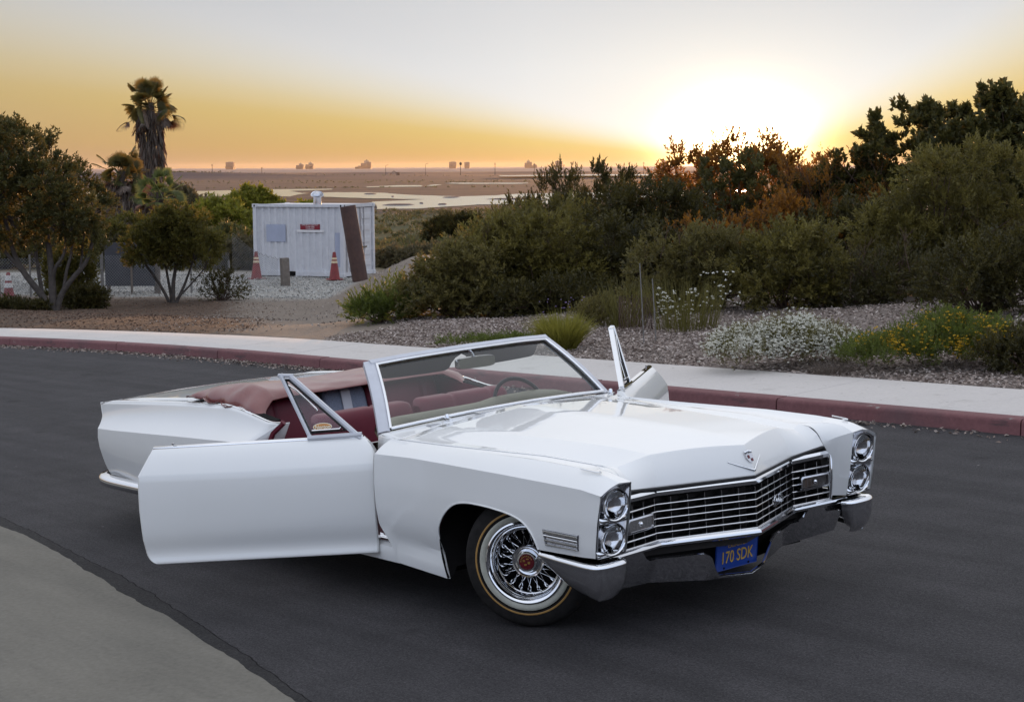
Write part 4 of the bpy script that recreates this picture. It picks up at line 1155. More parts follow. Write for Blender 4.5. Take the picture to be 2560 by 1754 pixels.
        text('sticker_text', 'Norton', .030, MT['cream'], d, frame(V(.276, .991, .0068), (-1, 0, 0), (0, -.34, 1)), .0006, .15, .95, bev=.0008)
    return d
for s in (-1, 1): make_door(s)

# ---- wheels
SPOKE = None
def wheel(x, y, steer, s, detail):
    """built on local z = outward"""
    w = empty('wheel', car)
    out = Vector((math.sin(steer) * (1 if s < 0 else -1), s * math.cos(steer), 0)) if steer else Vector((0, s, 0))
    if s > 0 and steer: out = Vector((-math.sin(steer), math.cos(steer), 0))
    xx = Vector((0, 0, 1)).cross(out)
    mw = Matrix((xx, Vector((0, 0, 1)), out)).transposed().to_4x4() if False else Matrix((out.cross(Vector((0, 0, 1))) * -1, Vector((0, 0, 1)), out)).transposed().to_4x4()
    mw.translation = Vector((x, y, .349))
    w.matrix_local = mw
    R_ = .350
    MB().lathe([(.192, -.07), (.215, -.10), (.27, -.112), (.31, -.106), (.338, -.088), (.348, -.06), (R_, 0), (.348, .06), (.338, .088), (.325, .101), (.305, .109), (.285, .1135), (.275, .1150), (.262, .1158), (.255, .116)], 64).build('tyre', MT['tyre'], w, smooth=50)
    if not detail:
        MB().lathe([(.255, .116), (.20, .10), (.19, .085), (.15, .05), (.001, .05)], 48).build('rim', MT['chrome'], w, smooth=40); return w
    MB().lathe([(.2745, .1152), (.272, .1172), (.2675, .1178), (.2645, .1165)], 72).build('gold_line', MT['amber'], w, smooth=60)
    MB().lathe([(.2495, .1160), (.246, .1185), (.234, .1190), (.220, .1145), (.210, .105)], 72).build('whitewall', MT['whitewall'], w, smooth=60)
    MB().lathe([(.217, .100), (.2165, .117), (.209, .1210), (.200, .116), (.193, .104), (.189, .098), (.185, .099), (.181, .095), (.176, .078), (.172, .070), (.167, .069), (.163, .060), (.160, .035), (.157, -.02), (.150, -.07)], 72).build('rim', MT['chrome'], w, smooth=35)
    MB().lathe([(.152, -.07), (.10, -.072), (.001, -.072)], 48).build('brake_drum', MT['dark'], w, smooth=40)
    hub = MB().lathe([(.050, -.06), (.066, .03), (.077, .052), (.0855, .062), (.087, .072), (.083, .079), (.077, .078), (.072, .068), (.064, .066), (.058, .076), (.055, .0885), (.051, .092), (.043, .092), (.041, .090)], 56).build('hub_cap', MT['chrome'], w, smooth=32)
    MB().lathe([(.0415, .090), (.040, .0925), (.001, .0935)], 40).build('hub_emblem', MT['red'], hub, smooth=50)
    em = MB()
    for a, b, c, d_ in ((-.014, .006, .012, .010), (.013, -.004, .012, .012), (-.006, -.014, .013, .009), (.006, .016, .013, .006)):
        em.box((a, b, .0938), (c, d_, .002))
    for k in range(9): em.box((.031 * math.cos(.5 + k * .32), .031 * math.sin(.5 + k * .32), .0932), (.006, .005, .002))
    em.build('emblem_crest', MT['gold'], hub)
    sm = None
    for k in range(20):
        for lay, (r0, h0, r1, h1, da) in enumerate(((.074, .046, .160, .026, .26), (.072, .046, .160, .026, -.26), (.055, -.02, .158, -.004, .22))):
            a = 2 * PI * k / 20 + lay * .11
            if lay == 2 and k % 2: continue
            key = ('spoke', lay)
            if k == 0:
                m_ = MB(); a0, a1 = 0.0, da
                p0 = Vector((r0 * math.cos(a0), r0 * math.sin(a0), h0)); p1 = Vector((r1 * math.cos(a1), r1 * math.sin(a1), h1)); pm_ = p0 + (p1 - p0) * .80
                m_.tube([p0, pm_, pm_ + (p1 - pm_) * .05, p1], [.0019, .0019, .0036, .0036], 6)
                o = m_.build('spoke', MT['chrome'], w, smooth=50); wheel.__dict__[key] = o.data
            else:
                o = bpy.data.objects.new('spoke', wheel.__dict__[key]); link(o, w)
            o.rotation_euler = (0, 0, a)
    return w
ST = math.radians(31)
wheel(.062, -.732, ST, -1, True)
wheel(-.062, .732, ST, 1, False)
for s in (-1, 1): wheel(-3.289, s * .79, 0, s, False)
# ================================================================ vegetation
def leafmat(name, lo, hi, transl=.35, tcol=None, rough=.55):
    t = NT(name)
    at = t.attr('tint')
    f = t.noise(1.1, 3)
    fac = t.math('ADD', t.math('MULTIPLY', at.outputs['Fac'], .8), t.math('MULTIPLY', f, .2), clamp=True)
    c = t.ramp(fac, [(.12, lo), (.50, tuple(a * .62 + b * .38 for a, b in zip(lo, hi))), (.90, hi)])
    t.base(c); t.set(Roughness=rough); t.b.inputs['Specular IOR Level'].default_value = .35
    tr = t.n('ShaderNodeBsdfTranslucent'); tc_ = tcol or tuple(min(1, x * 1.6) for x in hi)
    tr.inputs[0].default_value = (*tc_, 1)
    mx = t.n('ShaderNodeMixShader'); mx.inputs[0].default_value = transl
    t.l(t.b.outputs[0], mx.inputs[1]); t.l(tr.outputs[0], mx.inputs[2]); t.l(mx.outputs[0], t.out.inputs[0])
    return t.m
LM = {
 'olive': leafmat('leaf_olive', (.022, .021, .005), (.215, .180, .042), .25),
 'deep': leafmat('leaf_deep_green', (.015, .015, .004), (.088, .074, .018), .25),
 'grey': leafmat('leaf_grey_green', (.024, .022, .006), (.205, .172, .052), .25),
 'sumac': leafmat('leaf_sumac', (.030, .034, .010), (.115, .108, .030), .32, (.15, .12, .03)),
 'brown': leafmat('leaf_brown_flare_tint', (.030, .020, .007), (.095, .062, .018), .46, (.52, .22, .03)),  # dry brown leaves; rust tint and orange translucency stand in for sun flare
 'willow': leafmat('leaf_willow', (0.104, 0.110, 0.012), (0.207, 0.200, 0.028), .4),
 'yellowish': leafmat('leaf_yellow_green', (.045, .050, .010), (.130, .110, .022), .4),
 'scrub': leafmat('leaf_dry_scrub', (.055, .046, .024), (.130, .112, .056), .3),
 'heath': leafmat('leaf_heather', (.048, .048, .016), (.125, .125, .042), .3),
 'rosemary': leafmat('leaf_needle_green', (.030, .040, .008), (.135, .165, .030)),
 'grass': leafmat('leaf_grass', (0.091, 0.095, 0.014), (0.244, 0.220, 0.040), .35),
 'broom': leafmat('leaf_broom', (.055, .055, .014), (.150, .130, .034), .3),
 'dead': leafmat('leaf_dead', (.11, .085, .07), (.20, .165, .14), .2),
 'frond': leafmat('leaf_frond', (.035, .042, .014), (.095, .095, .030), .35, (.30, .20, .05)),
 'palmgreen': leafmat('leaf_palm_green', (.060, .078, .022), (.130, .150, .045), .4),
 'thatch': leafmat('leaf_thatch', (.085, .065, .052), (.175, .135, .11), .2, (.30, .12, .06)),
 'white': leafmat('petal_white', (.62, .60, .52), (.85, .84, .78), .3, (.8, .8, .7)),
 'yellow': leafmat('petal_yellow', (.42, .24, .012), (.62, .40, .03), .3),
 'purple': leafmat('petal_purple', (.20, .14, .32), (.34, .26, .48), .3),
}
MT['bark'] = plain('grey_bark', (.080, .068, .060), .9, 0, .3, 9, spec=.2, bump=.5)
MT['bark_d'] = plain('dark_bark', (.055, .042, .034), .9, 0, .3, 9, spec=.2, bump=.5)
MT['twig'] = plain('twig_bark', (.085, .055, .042), .9, 0, .3, 12, spec=.2)

def nrmz(a): return a / np.maximum(np.linalg.norm(a, axis=-1, keepdims=True), 1e-9)
def leaf_mesh(name, base, dr, L, W, mat, parent=None, stuff=True, tint=None, roll=None):
    """one folded four-point leaf per row"""
    n = len(base)
    L = np.broadcast_to(np.asarray(L, float), (n,))[:, None] * rng.uniform(.7, 1.3, (n, 1)); W = np.broadcast_to(np.asarray(W, float), (n,))[:, None] * rng.uniform(.75, 1.25, (n, 1))
    dr = nrmz(dr); r = rng.normal(size=(n, 3)); side = nrmz(np.cross(dr, r)); nn = np.cross(dr, side)
    v = np.empty((n, 4, 3))
    v[:, 0] = base; v[:, 1] = base + dr * L * .45 + side * W * .5 + nn * W * .18
    v[:, 2] = base + dr * L - nn * L * .10; v[:, 3] = base + dr * L * .45 - side * W * .5 + nn * W * .18
    f = (np.arange(n)[:, None] * 4 + np.array([[0, 1, 2, 0, 2, 3]])).reshape(-1)
    me = bpy.data.meshes.new(name)
    me.vertices.add(n * 4); me.vertices.foreach_set('co', v.astype(np.float32).ravel())
    me.loops.add(len(f)); me.loops.foreach_set('vertex_index', f.astype(np.int32))
    me.polygons.add(n * 2); me.polygons.foreach_set('loop_start', (np.arange(n * 2) * 3).astype(np.int32)); me.polygons.foreach_set('loop_total', np.full(n * 2, 3, np.int32))
    me.update(); me.validate()
    tv = np.clip(rng.uniform(0, 1, n) * .42 + (.58 * tint if tint is not None else .2), 0, 1)
    at = me.attributes.new('tint', 'FLOAT', 'POINT'); at.data.foreach_set('value', np.repeat(tv, 4).astype(np.float32))
    me.materials.append(mat)
    o = bpy.data.objects.new(name, me); link(o, parent)
    if stuff: o['kind'] = 'stuff'
    return o
def ball(n): return nrmz(rng.normal(size=(n, 3)))
def clumps_of(blobs, n, shell=(.62, 1.02), low=-.55):
    """clump centres spread over the outer shells of ellipsoids (cx,cy,cz,rx,ry,rz)"""
    vol = np.array([b[3] * b[4] * b[5] for b in blobs]) ** .67; p = vol / vol.sum()
    C, O = [], []
    for b, k in zip(blobs, np.maximum(1, np.round(p * n)).astype(int)):
        d = ball(k * 3); d = d[d[:, 2] > low][:k]
        r = rng.uniform(shell[0], shell[1], (len(d), 1)) ; r[rng.random(len(d)) < .14] *= 1.12
        C.append(np.array(b[:3]) + d * r * np.array(b[3:6])); O.append(nrmz(d / np.array(b[3:6])))
    return np.concatenate(C), np.concatenate(O)
def foliage(name, blobs, nclump, cr, nsprig, slen, nleaf, L, W, mat, parent, up=.45, spread=.8, low=-.55, shell=(.62, 1.02), flat=1.0):
    C, O = clumps_of(blobs, nclump, shell, low)
    K = len(C)
    cs = cr * rng.uniform(.6, 1.3, (K, 1)); ctint = rng.uniform(0, 1, K)
    d = ball(K * nsprig).reshape(K, nsprig, 3)
    P = C[:, None] + d * (cs[:, None] * rng.uniform(.2, 1, (K, nsprig, 1))) * np.array([1, 1, flat])
    D = nrmz(d * .55 + O[:, None] * .55 + np.array([0, 0, up]) + rng.normal(size=d.shape) * .22)
    P = P.reshape(-1, 3); D = D.reshape(-1, 3); S = len(P)
    sl = slen * rng.uniform(.6, 1.35, (S, 1, 1))
    t = np.linspace(.12, 1, nleaf)[None, :, None]
    base = P[:, None] + D[:, None] * t * sl
    rad = ball(S * nleaf).reshape(S, nleaf, 3); rad = rad - (rad * D[:, None]).sum(-1, keepdims=True) * D[:, None]; rad = nrmz(rad)
    ld = D[:, None] * (.35 + .5 * t) + rad * spread * (1.1 - .5 * t)
    tint = np.repeat(ctint, nsprig * nleaf)
    return leaf_mesh(name, base.reshape(-1, 3), ld.reshape(-1, 3), L, W, mat, parent, tint=tint), C
def stems(name, roots, tips, r0, mat, parent, n=4, sag=.12, wob=.05, stuff=False):
    m = MB()
    for i, tp in enumerate(tips):
        rt = Vector(roots[i % len(roots)]); tp = Vector(tp)
        mid = rt + (tp - rt) * .5 + Vector((rnd.uniform(-wob, wob), rnd.uniform(-wob, wob), sag * (tp - rt).length))
        pts = [rt, rt * .56 + mid * .38 + tp * .06, mid, mid * .4 + tp * .6, tp]
        m.tube(pts, [r0 * q for q in (1, .8, .62, .42, .2)], n, cap=False)
    o = m.build(name, mat, parent, smooth=80)
    if stuff: o['kind'] = 'stuff'
    return o
def shrub(name, label, cat, x, y, blobs, mat, leaf, stem=None, group=None, z=None, nst=14, r0=.018, dens=1.9, spray=0, **k):
    """blobs are relative to the foot of the plant"""
    z = ground_z(x, y) if z is None else z
    t = thing(name, label, cat, (x, y, z), 0, group)
    o_ = k['cr'] * .55 + k['slen'] * .55         # leave room for the sprigs so that the outline keeps its size
    blobs = [(b[0], b[1], b[2], *(max(q * .8, q - o_ * .25) * 1.12 for q in b[3:5]), max(b[5] * .4, b[5] - o_ * 1.15)) for b in blobs]
    k = dict(k); k['nclump'] = int(k['nclump'] * dens); k.setdefault('low', -.8); k['W'] = k['W'] * 1.5; k['L'] = k['L'] * 1.2; k['cr'] = k['cr'] * .78; k['nleaf'] = k['nleaf'] + 2
    low_b = [(b[0], b[1], b[2] * .45, b[3] * .98, b[4] * .98, max(.12, b[2] * .45)) for b in blobs if b[2] < 1.6]
    if dens > 1: blobs = blobs + low_b
    f, C = foliage('foliage', blobs, parent=t, mat=LM[leaf], shell=(.55, 1.02), **k)
    idx = rng.choice(len(C), min(nst, len(C)), replace=False)
    stems('stems', [(rnd.uniform(-.08, .08), rnd.uniform(-.08, .08), -.05) for _ in range(5)], [C[i] for i in idx], r0, stem or MT['twig'], t, stuff=True)
    if spray:            # bare dead twigs standing out of the crown
        m = MB(); top = C[C[:, 2] > np.quantile(C[:, 2], .35)]
        for i in rng.choice(len(top), spray):
            c = Vector(top[i]) + Vector((rnd.uniform(-.1, .1), rnd.uniform(-.1, .1), -.1)); d = Vector((rnd.uniform(-.5, .5), rnd.uniform(-.5, .3), 1)).normalized(); ln = rnd.uniform(.25, .6)
            m.tube([c, c + d * ln * .5 + Vector((rnd.uniform(-.03, .03), 0, 0)), c + d * ln], [.006, .0045, .002], 3, cap=False)
            for q in range(3):
                b = c + d * ln * rnd.uniform(.3, .8); m.tube([b, b + (d + Vector((rnd.uniform(-.9, .9), rnd.uniform(-.9, .9), 0))).normalized() * ln * .35], [.004, .0015], 3, cap=False)
        o = m.build('dead_twigs', MT['twig'], t, smooth=80); o['kind'] = 'stuff'
    return t

# --- shrubs behind the pavement, nearest first to farthest
G1 = 'shrubs in the bark mulch bed'
shrub('rosemary_shrub', 'low needle-leaved green shrub at the left end of the mulch bed beside the dirt path', 'shrub', -2.72, 17.3, [(-.18, 0, .25, .28, .4, .38), (.22, 0, .30, .36, .42, .46), (.1, .4, .2, .4, .4, .35)], None, 'rosemary', group=G1, nclump=46, cr=.10, nsprig=9, slen=.22, nleaf=12, L=.05, W=.012, up=.9, spread=.5)
shrub('grey_green_shrub', 'grey-green leafy shrub between the low needle shrub and the taller olive bush', 'shrub', -1.55, 17.2, [(-.35, 0, .40, .50, .5, .48), (.30, .1, .58, .55, .5, .62), (-.05, .3, .75, .45, .5, .55)], None, 'grey', group=G1, nclump=80, cr=.15, nsprig=11, slen=.16, nleaf=10, L=.060, W=.020)
shrub('olive_shrub', 'broad olive shrub with feathery lit tips, in the middle of the bed behind the windscreen', 'shrub', -.45, 18.0, [(-.55, 0, .75, .65, .6, .75), (.25, 0, .95, .75, .6, .85), (.75, .1, .55, .6, .5, .6), (-.1, .2, 1.15, .6, .5, .50)], None, 'olive', group=G1, nclump=150, cr=.17, nsprig=12, slen=.18, nleaf=11, L=.060, W=.017, spray=30)
shrub('feathery_shrub', 'taller feathery olive shrub rising behind the broad olive one', 'shrub', -.25, 20.6, [(-.5, 0, .95, .65, .6, .70), (.35, 0, 1.20, .70, .6, .72), (0, 0, .6, .9, .6, .6)], None, 'olive', group=G1, nclump=140, cr=.18, nsprig=11, slen=.20, nleaf=11, L=.060, W=.016, up=.7, spray=24)
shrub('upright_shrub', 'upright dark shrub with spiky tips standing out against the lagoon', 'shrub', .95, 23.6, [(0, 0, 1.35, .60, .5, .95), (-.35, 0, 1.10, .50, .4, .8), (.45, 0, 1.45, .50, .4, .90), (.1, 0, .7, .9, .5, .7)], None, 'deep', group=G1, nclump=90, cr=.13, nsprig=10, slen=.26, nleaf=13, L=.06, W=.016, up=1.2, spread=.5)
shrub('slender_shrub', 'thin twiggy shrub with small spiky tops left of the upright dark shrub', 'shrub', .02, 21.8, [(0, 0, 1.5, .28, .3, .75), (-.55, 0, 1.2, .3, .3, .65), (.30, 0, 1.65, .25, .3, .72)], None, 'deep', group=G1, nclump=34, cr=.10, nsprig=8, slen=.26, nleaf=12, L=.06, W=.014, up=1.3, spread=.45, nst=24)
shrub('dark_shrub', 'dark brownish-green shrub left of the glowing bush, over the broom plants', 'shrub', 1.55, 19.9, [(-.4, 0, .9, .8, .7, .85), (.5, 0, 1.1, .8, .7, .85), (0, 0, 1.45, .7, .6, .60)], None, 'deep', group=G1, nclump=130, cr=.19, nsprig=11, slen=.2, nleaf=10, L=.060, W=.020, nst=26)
shrub('sunlit_bush', 'tall brown bush in front of the setting sun, leaves tinted rust-orange to stand in for its glare', 'bush', 3.65, 22.9, [(-.75, 0, 1.50, .85, .7, 1.1), (.1, 0, 1.65, .9, .7, 1.15), (.85, 0, 1.50, .85, .7, 1.05), (-.3, 0, .8, 1.3, .7, .9), (1.3, 0, 1.1, .9, .6, 1.1)], None, 'brown', group=G1, nclump=200, cr=.17, nsprig=11, slen=.20, nleaf=10, L=.060, W=.024, up=.8, nst=60, r0=.014, spray=40)
shrub('tip_sprays', 'leafy upright sprays on top of the bush in front of the sun', 'shrub', 3.35, 21.5, [(-.55, 0, 1.75, .16, .2, .42), (-.22, 0, 1.95, .14, .2, .42), (.15, 0, 2.02, .14, .2, .55), (.42, 0, 1.9, .14, .2, .48), (.9, 0, 1.7, .25, .2, .45), (0, 0, 1.45, .9, .4, .45)], None, 'sumac', group=G1, nclump=52, cr=.09, nsprig=8, slen=.16, nleaf=9, L=.06, W=.026, up=1.2, nst=30)
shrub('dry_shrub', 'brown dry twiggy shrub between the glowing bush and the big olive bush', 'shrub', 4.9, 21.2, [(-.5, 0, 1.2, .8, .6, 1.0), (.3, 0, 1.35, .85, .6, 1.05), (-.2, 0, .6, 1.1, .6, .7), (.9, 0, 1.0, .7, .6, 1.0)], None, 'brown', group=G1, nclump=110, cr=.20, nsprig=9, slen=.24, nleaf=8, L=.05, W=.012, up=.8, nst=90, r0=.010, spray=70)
shrub('rounded_shrub', 'rounded dull-green shrub in front of the glowing bush, behind the broom', 'shrub', 2.0, 15.5, [(-.35, 0, .60, .62, .5, .62), (.30, 0, .72, .68, .5, .68), (0, .2, .88, .6, .5, .52)], None, 'grey', group=G1, nclump=95, cr=.14, nsprig=11, slen=.15, nleaf=10, L=.048, W=.016, nst=26, spray=36)
shrub('rounded_shrub', 'rounded olive shrub behind the white flowers, left of the dark gap', 'shrub', 3.2, 15.0, [(-.25, 0, .55, .58, .5, .60), (.28, 0, .65, .60, .5, .70), (.05, .2, .82, .50, .5, .50)], None, 'olive', group=G1, nclump=90, cr=.14, nsprig=11, slen=.15, nleaf=10, L=.048, W=.016)
shrub('sumac_bush', 'tall dark bush with round leaf clusters against the golden sky at the right', 'bush', 6.5, 21.9, [(-.95, 0, 1.40, .70, .8, .85), (.2, -.3, .9, 1.2, .8, .7), (-.05, 0, 1.95, .90, .8, 1.15), (.75, 0, 2.05, .90, .8, 1.20), (1.5, 0, 2.05, .9, .8, 1.2), (0, 0, 1.0, 1.8, .8, 1.0), (-1.45, 0, 1.30, .55, .5, .70)], None, 'sumac', group=G1, nclump=260, cr=.17, nsprig=9, slen=.12, nleaf=10, L=.085, W=.045, up=.5, nst=40, r0=.03, spray=26)
shrub('sumac_bush', 'dark leafy bush at the right edge of the view with a tall bare top', 'bush', 8.2, 20.8, [(0, 0, 1.9, .9, .8, 1.2), (-.35, 0, 2.45, .36, .4, .95), (.7, 0, 1.9, .9, .8, 1.3), (.2, 0, 1.0, 1.4, .8, 1.0), (-.9, 0, 1.7, .8, .8, 1.0)], None, 'sumac', group=G1, nclump=180, cr=.17, nsprig=9, slen=.12, nleaf=10, L=.085, W=.045, nst=30, r0=.03)
shrub('coyote_bush', 'big olive-green bush with feathery clumps at the right, above the yellow flowers', 'bush', 5.75, 16.4, [(-.95, -.15, 1.02, .36, .4, .36), (-.55, -.1, 1.42, .36, .4, .40), (-.10, 0, 1.75, .44, .5, .44), (.40, 0, 1.95, .50, .5, .42), (.95, 0, 1.78, .46, .5, .46), (-.35, -.2, .82, .46, .4, .40), (.35, -.15, 1.30, .52, .5, .44), (.95, -.1, 1.15, .46, .5, .46), (.3, 0, .65, .9, .6, .6)], None, 'olive', group=G1, nclump=190, cr=.17, nsprig=12, slen=.17, nleaf=11, L=.050, W=.014, up=.6, nst=50, spray=30)
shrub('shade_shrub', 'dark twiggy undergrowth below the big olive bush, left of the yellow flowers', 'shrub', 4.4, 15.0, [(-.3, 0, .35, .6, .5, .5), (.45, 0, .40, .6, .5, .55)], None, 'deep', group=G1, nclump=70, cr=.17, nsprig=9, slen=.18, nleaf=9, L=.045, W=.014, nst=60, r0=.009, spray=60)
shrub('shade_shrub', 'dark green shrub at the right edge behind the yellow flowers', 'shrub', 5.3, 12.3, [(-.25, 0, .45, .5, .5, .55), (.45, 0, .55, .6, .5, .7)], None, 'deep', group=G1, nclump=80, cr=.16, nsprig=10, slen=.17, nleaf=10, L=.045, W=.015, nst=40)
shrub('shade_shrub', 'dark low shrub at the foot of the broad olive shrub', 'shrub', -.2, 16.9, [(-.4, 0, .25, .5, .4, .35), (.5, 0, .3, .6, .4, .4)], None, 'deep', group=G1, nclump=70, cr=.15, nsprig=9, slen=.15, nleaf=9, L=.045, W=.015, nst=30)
shrub('grey_shrub', 'small grey-green mound of leaves beside the wire cage', 'shrub', .5, 14.3, [(0, 0, .2, .30, .3, .28)], None, 'grey', group=G1, nclump=40, cr=.09, nsprig=8, slen=.10, nleaf=9, L=.03, W=.008)

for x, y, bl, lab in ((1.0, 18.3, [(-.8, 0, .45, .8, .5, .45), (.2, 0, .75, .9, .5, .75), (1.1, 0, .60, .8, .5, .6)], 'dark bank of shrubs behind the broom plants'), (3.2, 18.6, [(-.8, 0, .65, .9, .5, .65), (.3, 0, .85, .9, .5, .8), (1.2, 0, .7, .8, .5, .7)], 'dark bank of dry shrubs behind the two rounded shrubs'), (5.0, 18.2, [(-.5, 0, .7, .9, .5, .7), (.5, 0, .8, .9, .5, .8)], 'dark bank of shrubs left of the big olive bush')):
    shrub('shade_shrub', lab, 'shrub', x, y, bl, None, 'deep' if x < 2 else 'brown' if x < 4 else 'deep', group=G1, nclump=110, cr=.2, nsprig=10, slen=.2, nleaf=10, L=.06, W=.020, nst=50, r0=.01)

# --- upright broom plants, grass clump, ground cover
def blades(name, n, rad, h, w, mat, parent, lean=.35, droop=.25, nseg=3):
    """thin curved blades from a tuft"""
    m_v, m_f = [], []
    for i in range(n):
        a = rnd.uniform(0, 2 * PI); r = rad * math.sqrt(rnd.random()); p = Vector((r * math.cos(a), r * math.sin(a), -.02))
        b = a + rnd.uniform(-.8, .8); le = lean * rnd.uniform(.2, 1.2); hh = h * rnd.uniform(.55, 1.1)
        o = Vector((math.cos(b), math.sin(b), 0)); sd = Vector((-o.y, o.x, 0)) * w * .5; sd.rotate(Matrix.Rotation(rnd.uniform(-1.2, 1.2), 3, 'Z'))
        k0 = len(m_v)
        for q in range(nseg + 1):
            t = q / nseg; c = p + o * (le * hh * t + droop * hh * t * t * le) + Vector((0, 0, hh * (t - droop * le * t * t)))
            if q < nseg: m_v += [pt(c - sd * (1 - .55 * t)), pt(c + sd * (1 - .55 * t))]
            else: m_v.append(pt(c))
        for q in range(nseg - 1): m_f.append((k0 + 2 * q, k0 + 2 * q + 1, k0 + 2 * q + 3, k0 + 2 * q + 2))
        m_f.append((k0 + 2 * nseg - 2, k0 + 2 * nseg - 1, k0 + 2 * nseg))
    me = bpy.data.meshes.new(name); me.from_pydata(m_v, [], m_f)
    at = me.attributes.new('tint', 'FLOAT', 'POINT'); at.data.foreach_set('value', rng.uniform(0, 1, len(m_v)).astype(np.float32))
    me.materials.append(mat); o = bpy.data.objects.new(name, me); link(o, parent); o['kind'] = 'stuff'; return o
def flowers(name, pts, r, mat, parent, petals=5):
    n = len(pts); pts = np.asarray(pts)
    base = np.repeat(pts, petals, 0); d = ball(n * petals); d[:, 2] = np.abs(d[:, 2]) * .5
    return leaf_mesh(name, base, d, r, r * .8, mat, parent, tint=rng.uniform(0, 1, n * petals))
def plant(name, label, cat, x, y, group=None): return thing(name, label, cat, (x, y, ground_z(x, y)), 0, group)
t = plant('broom_plant', 'upright green broom with thin stems behind the wire stakes', 'plant', .9, 13.9)
blades('stalks', 260, .26, .74, .008, LM['broom'], t, .35, .2)
t = plant('broom_plant', 'wider broom plant with thin green stems and small white flowers', 'plant', 1.62, 13.0)
blades('stalks', 330, .42, .78, .008, LM['broom'], t, .30, .2)
flowers('flowers', [(rnd.uniform(-.4, .1) , rnd.uniform(-.3, .1), rnd.uniform(.15, .55)) for _ in range(70)] + [(rnd.uniform(.1, .75), rnd.uniform(-.2, .2), rnd.uniform(.2, .75)) for _ in range(40)], .024, LM['white'], t)
t = plant('grass_clump', 'round tuft of long green grass with purple flower stalks in the mulch', 'grass clump', -.06, 11.35)
blades('grass_blades', 1800, .15, .52, .009, LM['grass'], t, .55, .42, 4)
blades('flower_stalks', 46, .12, .66, .006, LM['grass'], t, .35, .1)
flowers('flowers', [(rnd.gauss(0, .16), rnd.gauss(0, .12), rnd.uniform(.46, .66)) for _ in range(16)], .014, LM['purple'], t)
for x, y, w, lab in ((-1.25, 13.1, .42, 'flat green ground cover on the mulch, left of the grass clump'), (-.66, 12.9, .34, 'flat green ground cover next to the grass clump')):
    t = plant('ground_cover', lab, 'ground cover', x, y, 'ground cover patches on the mulch')
    foliage('foliage', [(0, 0, .0, w, .34, .05), (w * .6, .15, .0, w * .7, .25, .05)], nclump=60, cr=.07, nsprig=8, slen=.05, nleaf=7, L=.028, W=.010, mat=LM['rosemary'], parent=t, up=.5, low=-.1)
def mound(name, label, cat, x, y, blobs, leaf, petal, npet, r, **k):
    t = plant(name, label, cat, x, y)
    f, C = foliage('foliage', blobs, mat=LM[leaf], parent=t, **k)
    P = []
    cl, O = clumps_of(blobs, npet // 9, (.98, 1.12), -.05)
    for c in cl[cl[:, 2] > np.quantile(cl[:, 2], .22)]:
        for q in range(11): P.append(c + rng.normal(size=3) * k['cr'] * .5)
    flowers('flowers', P, r, LM[petal], t, 5)
    return t
mound('white_flower_bush', 'low spreading bush covered in small white flowers at the pavement edge', 'flower bush', 2.20, 8.30, [(-.45, 0, .12, .38, .40, .26), (.0, .05, .20, .42, .42, .27), (.46, -.05, .12, .36, .36, .24), (.2, .3, .16, .40, .3, .26)], 'broom', 'white', 5200, .019, nclump=240, cr=.09, nsprig=11, slen=.10, nleaf=9, L=.030, W=.007, up=.9, low=-.1)
mound('yellow_flower_bush', 'low green bush dotted with yellow flowers at the right, near the pavement', 'flower bush', 3.50, 7.55, [(-.45, 0, .10, .45, .42, .16), (.0, .05, .15, .48, .45, .24), (.40, .0, .20, .45, .42, .26), (.15, .2, .26, .26, .3, .24)], 'rosemary', 'yellow', 1500, .021, nclump=280, cr=.10, nsprig=11, slen=.10, nleaf=10, L=.034, W=.010, up=.8, low=-.1)
shrub('dark_green_shrub', 'small dark green shrub at the right edge, in front of the yellow flowers', 'shrub', 4.25, 6.95, [(0, 0, .18, .42, .40, .30)], None, 'deep', nclump=60, cr=.10, nsprig=9, slen=.10, nleaf=9, L=.03, W=.012)
t = plant('dead_tuft', 'tuft of dry grey stalks in front of the white flowers', 'dry tuft', 2.52, 7.72)
blades('stalks', 420, .16, .16, .005, LM['dead'], t, 1.0, .3)

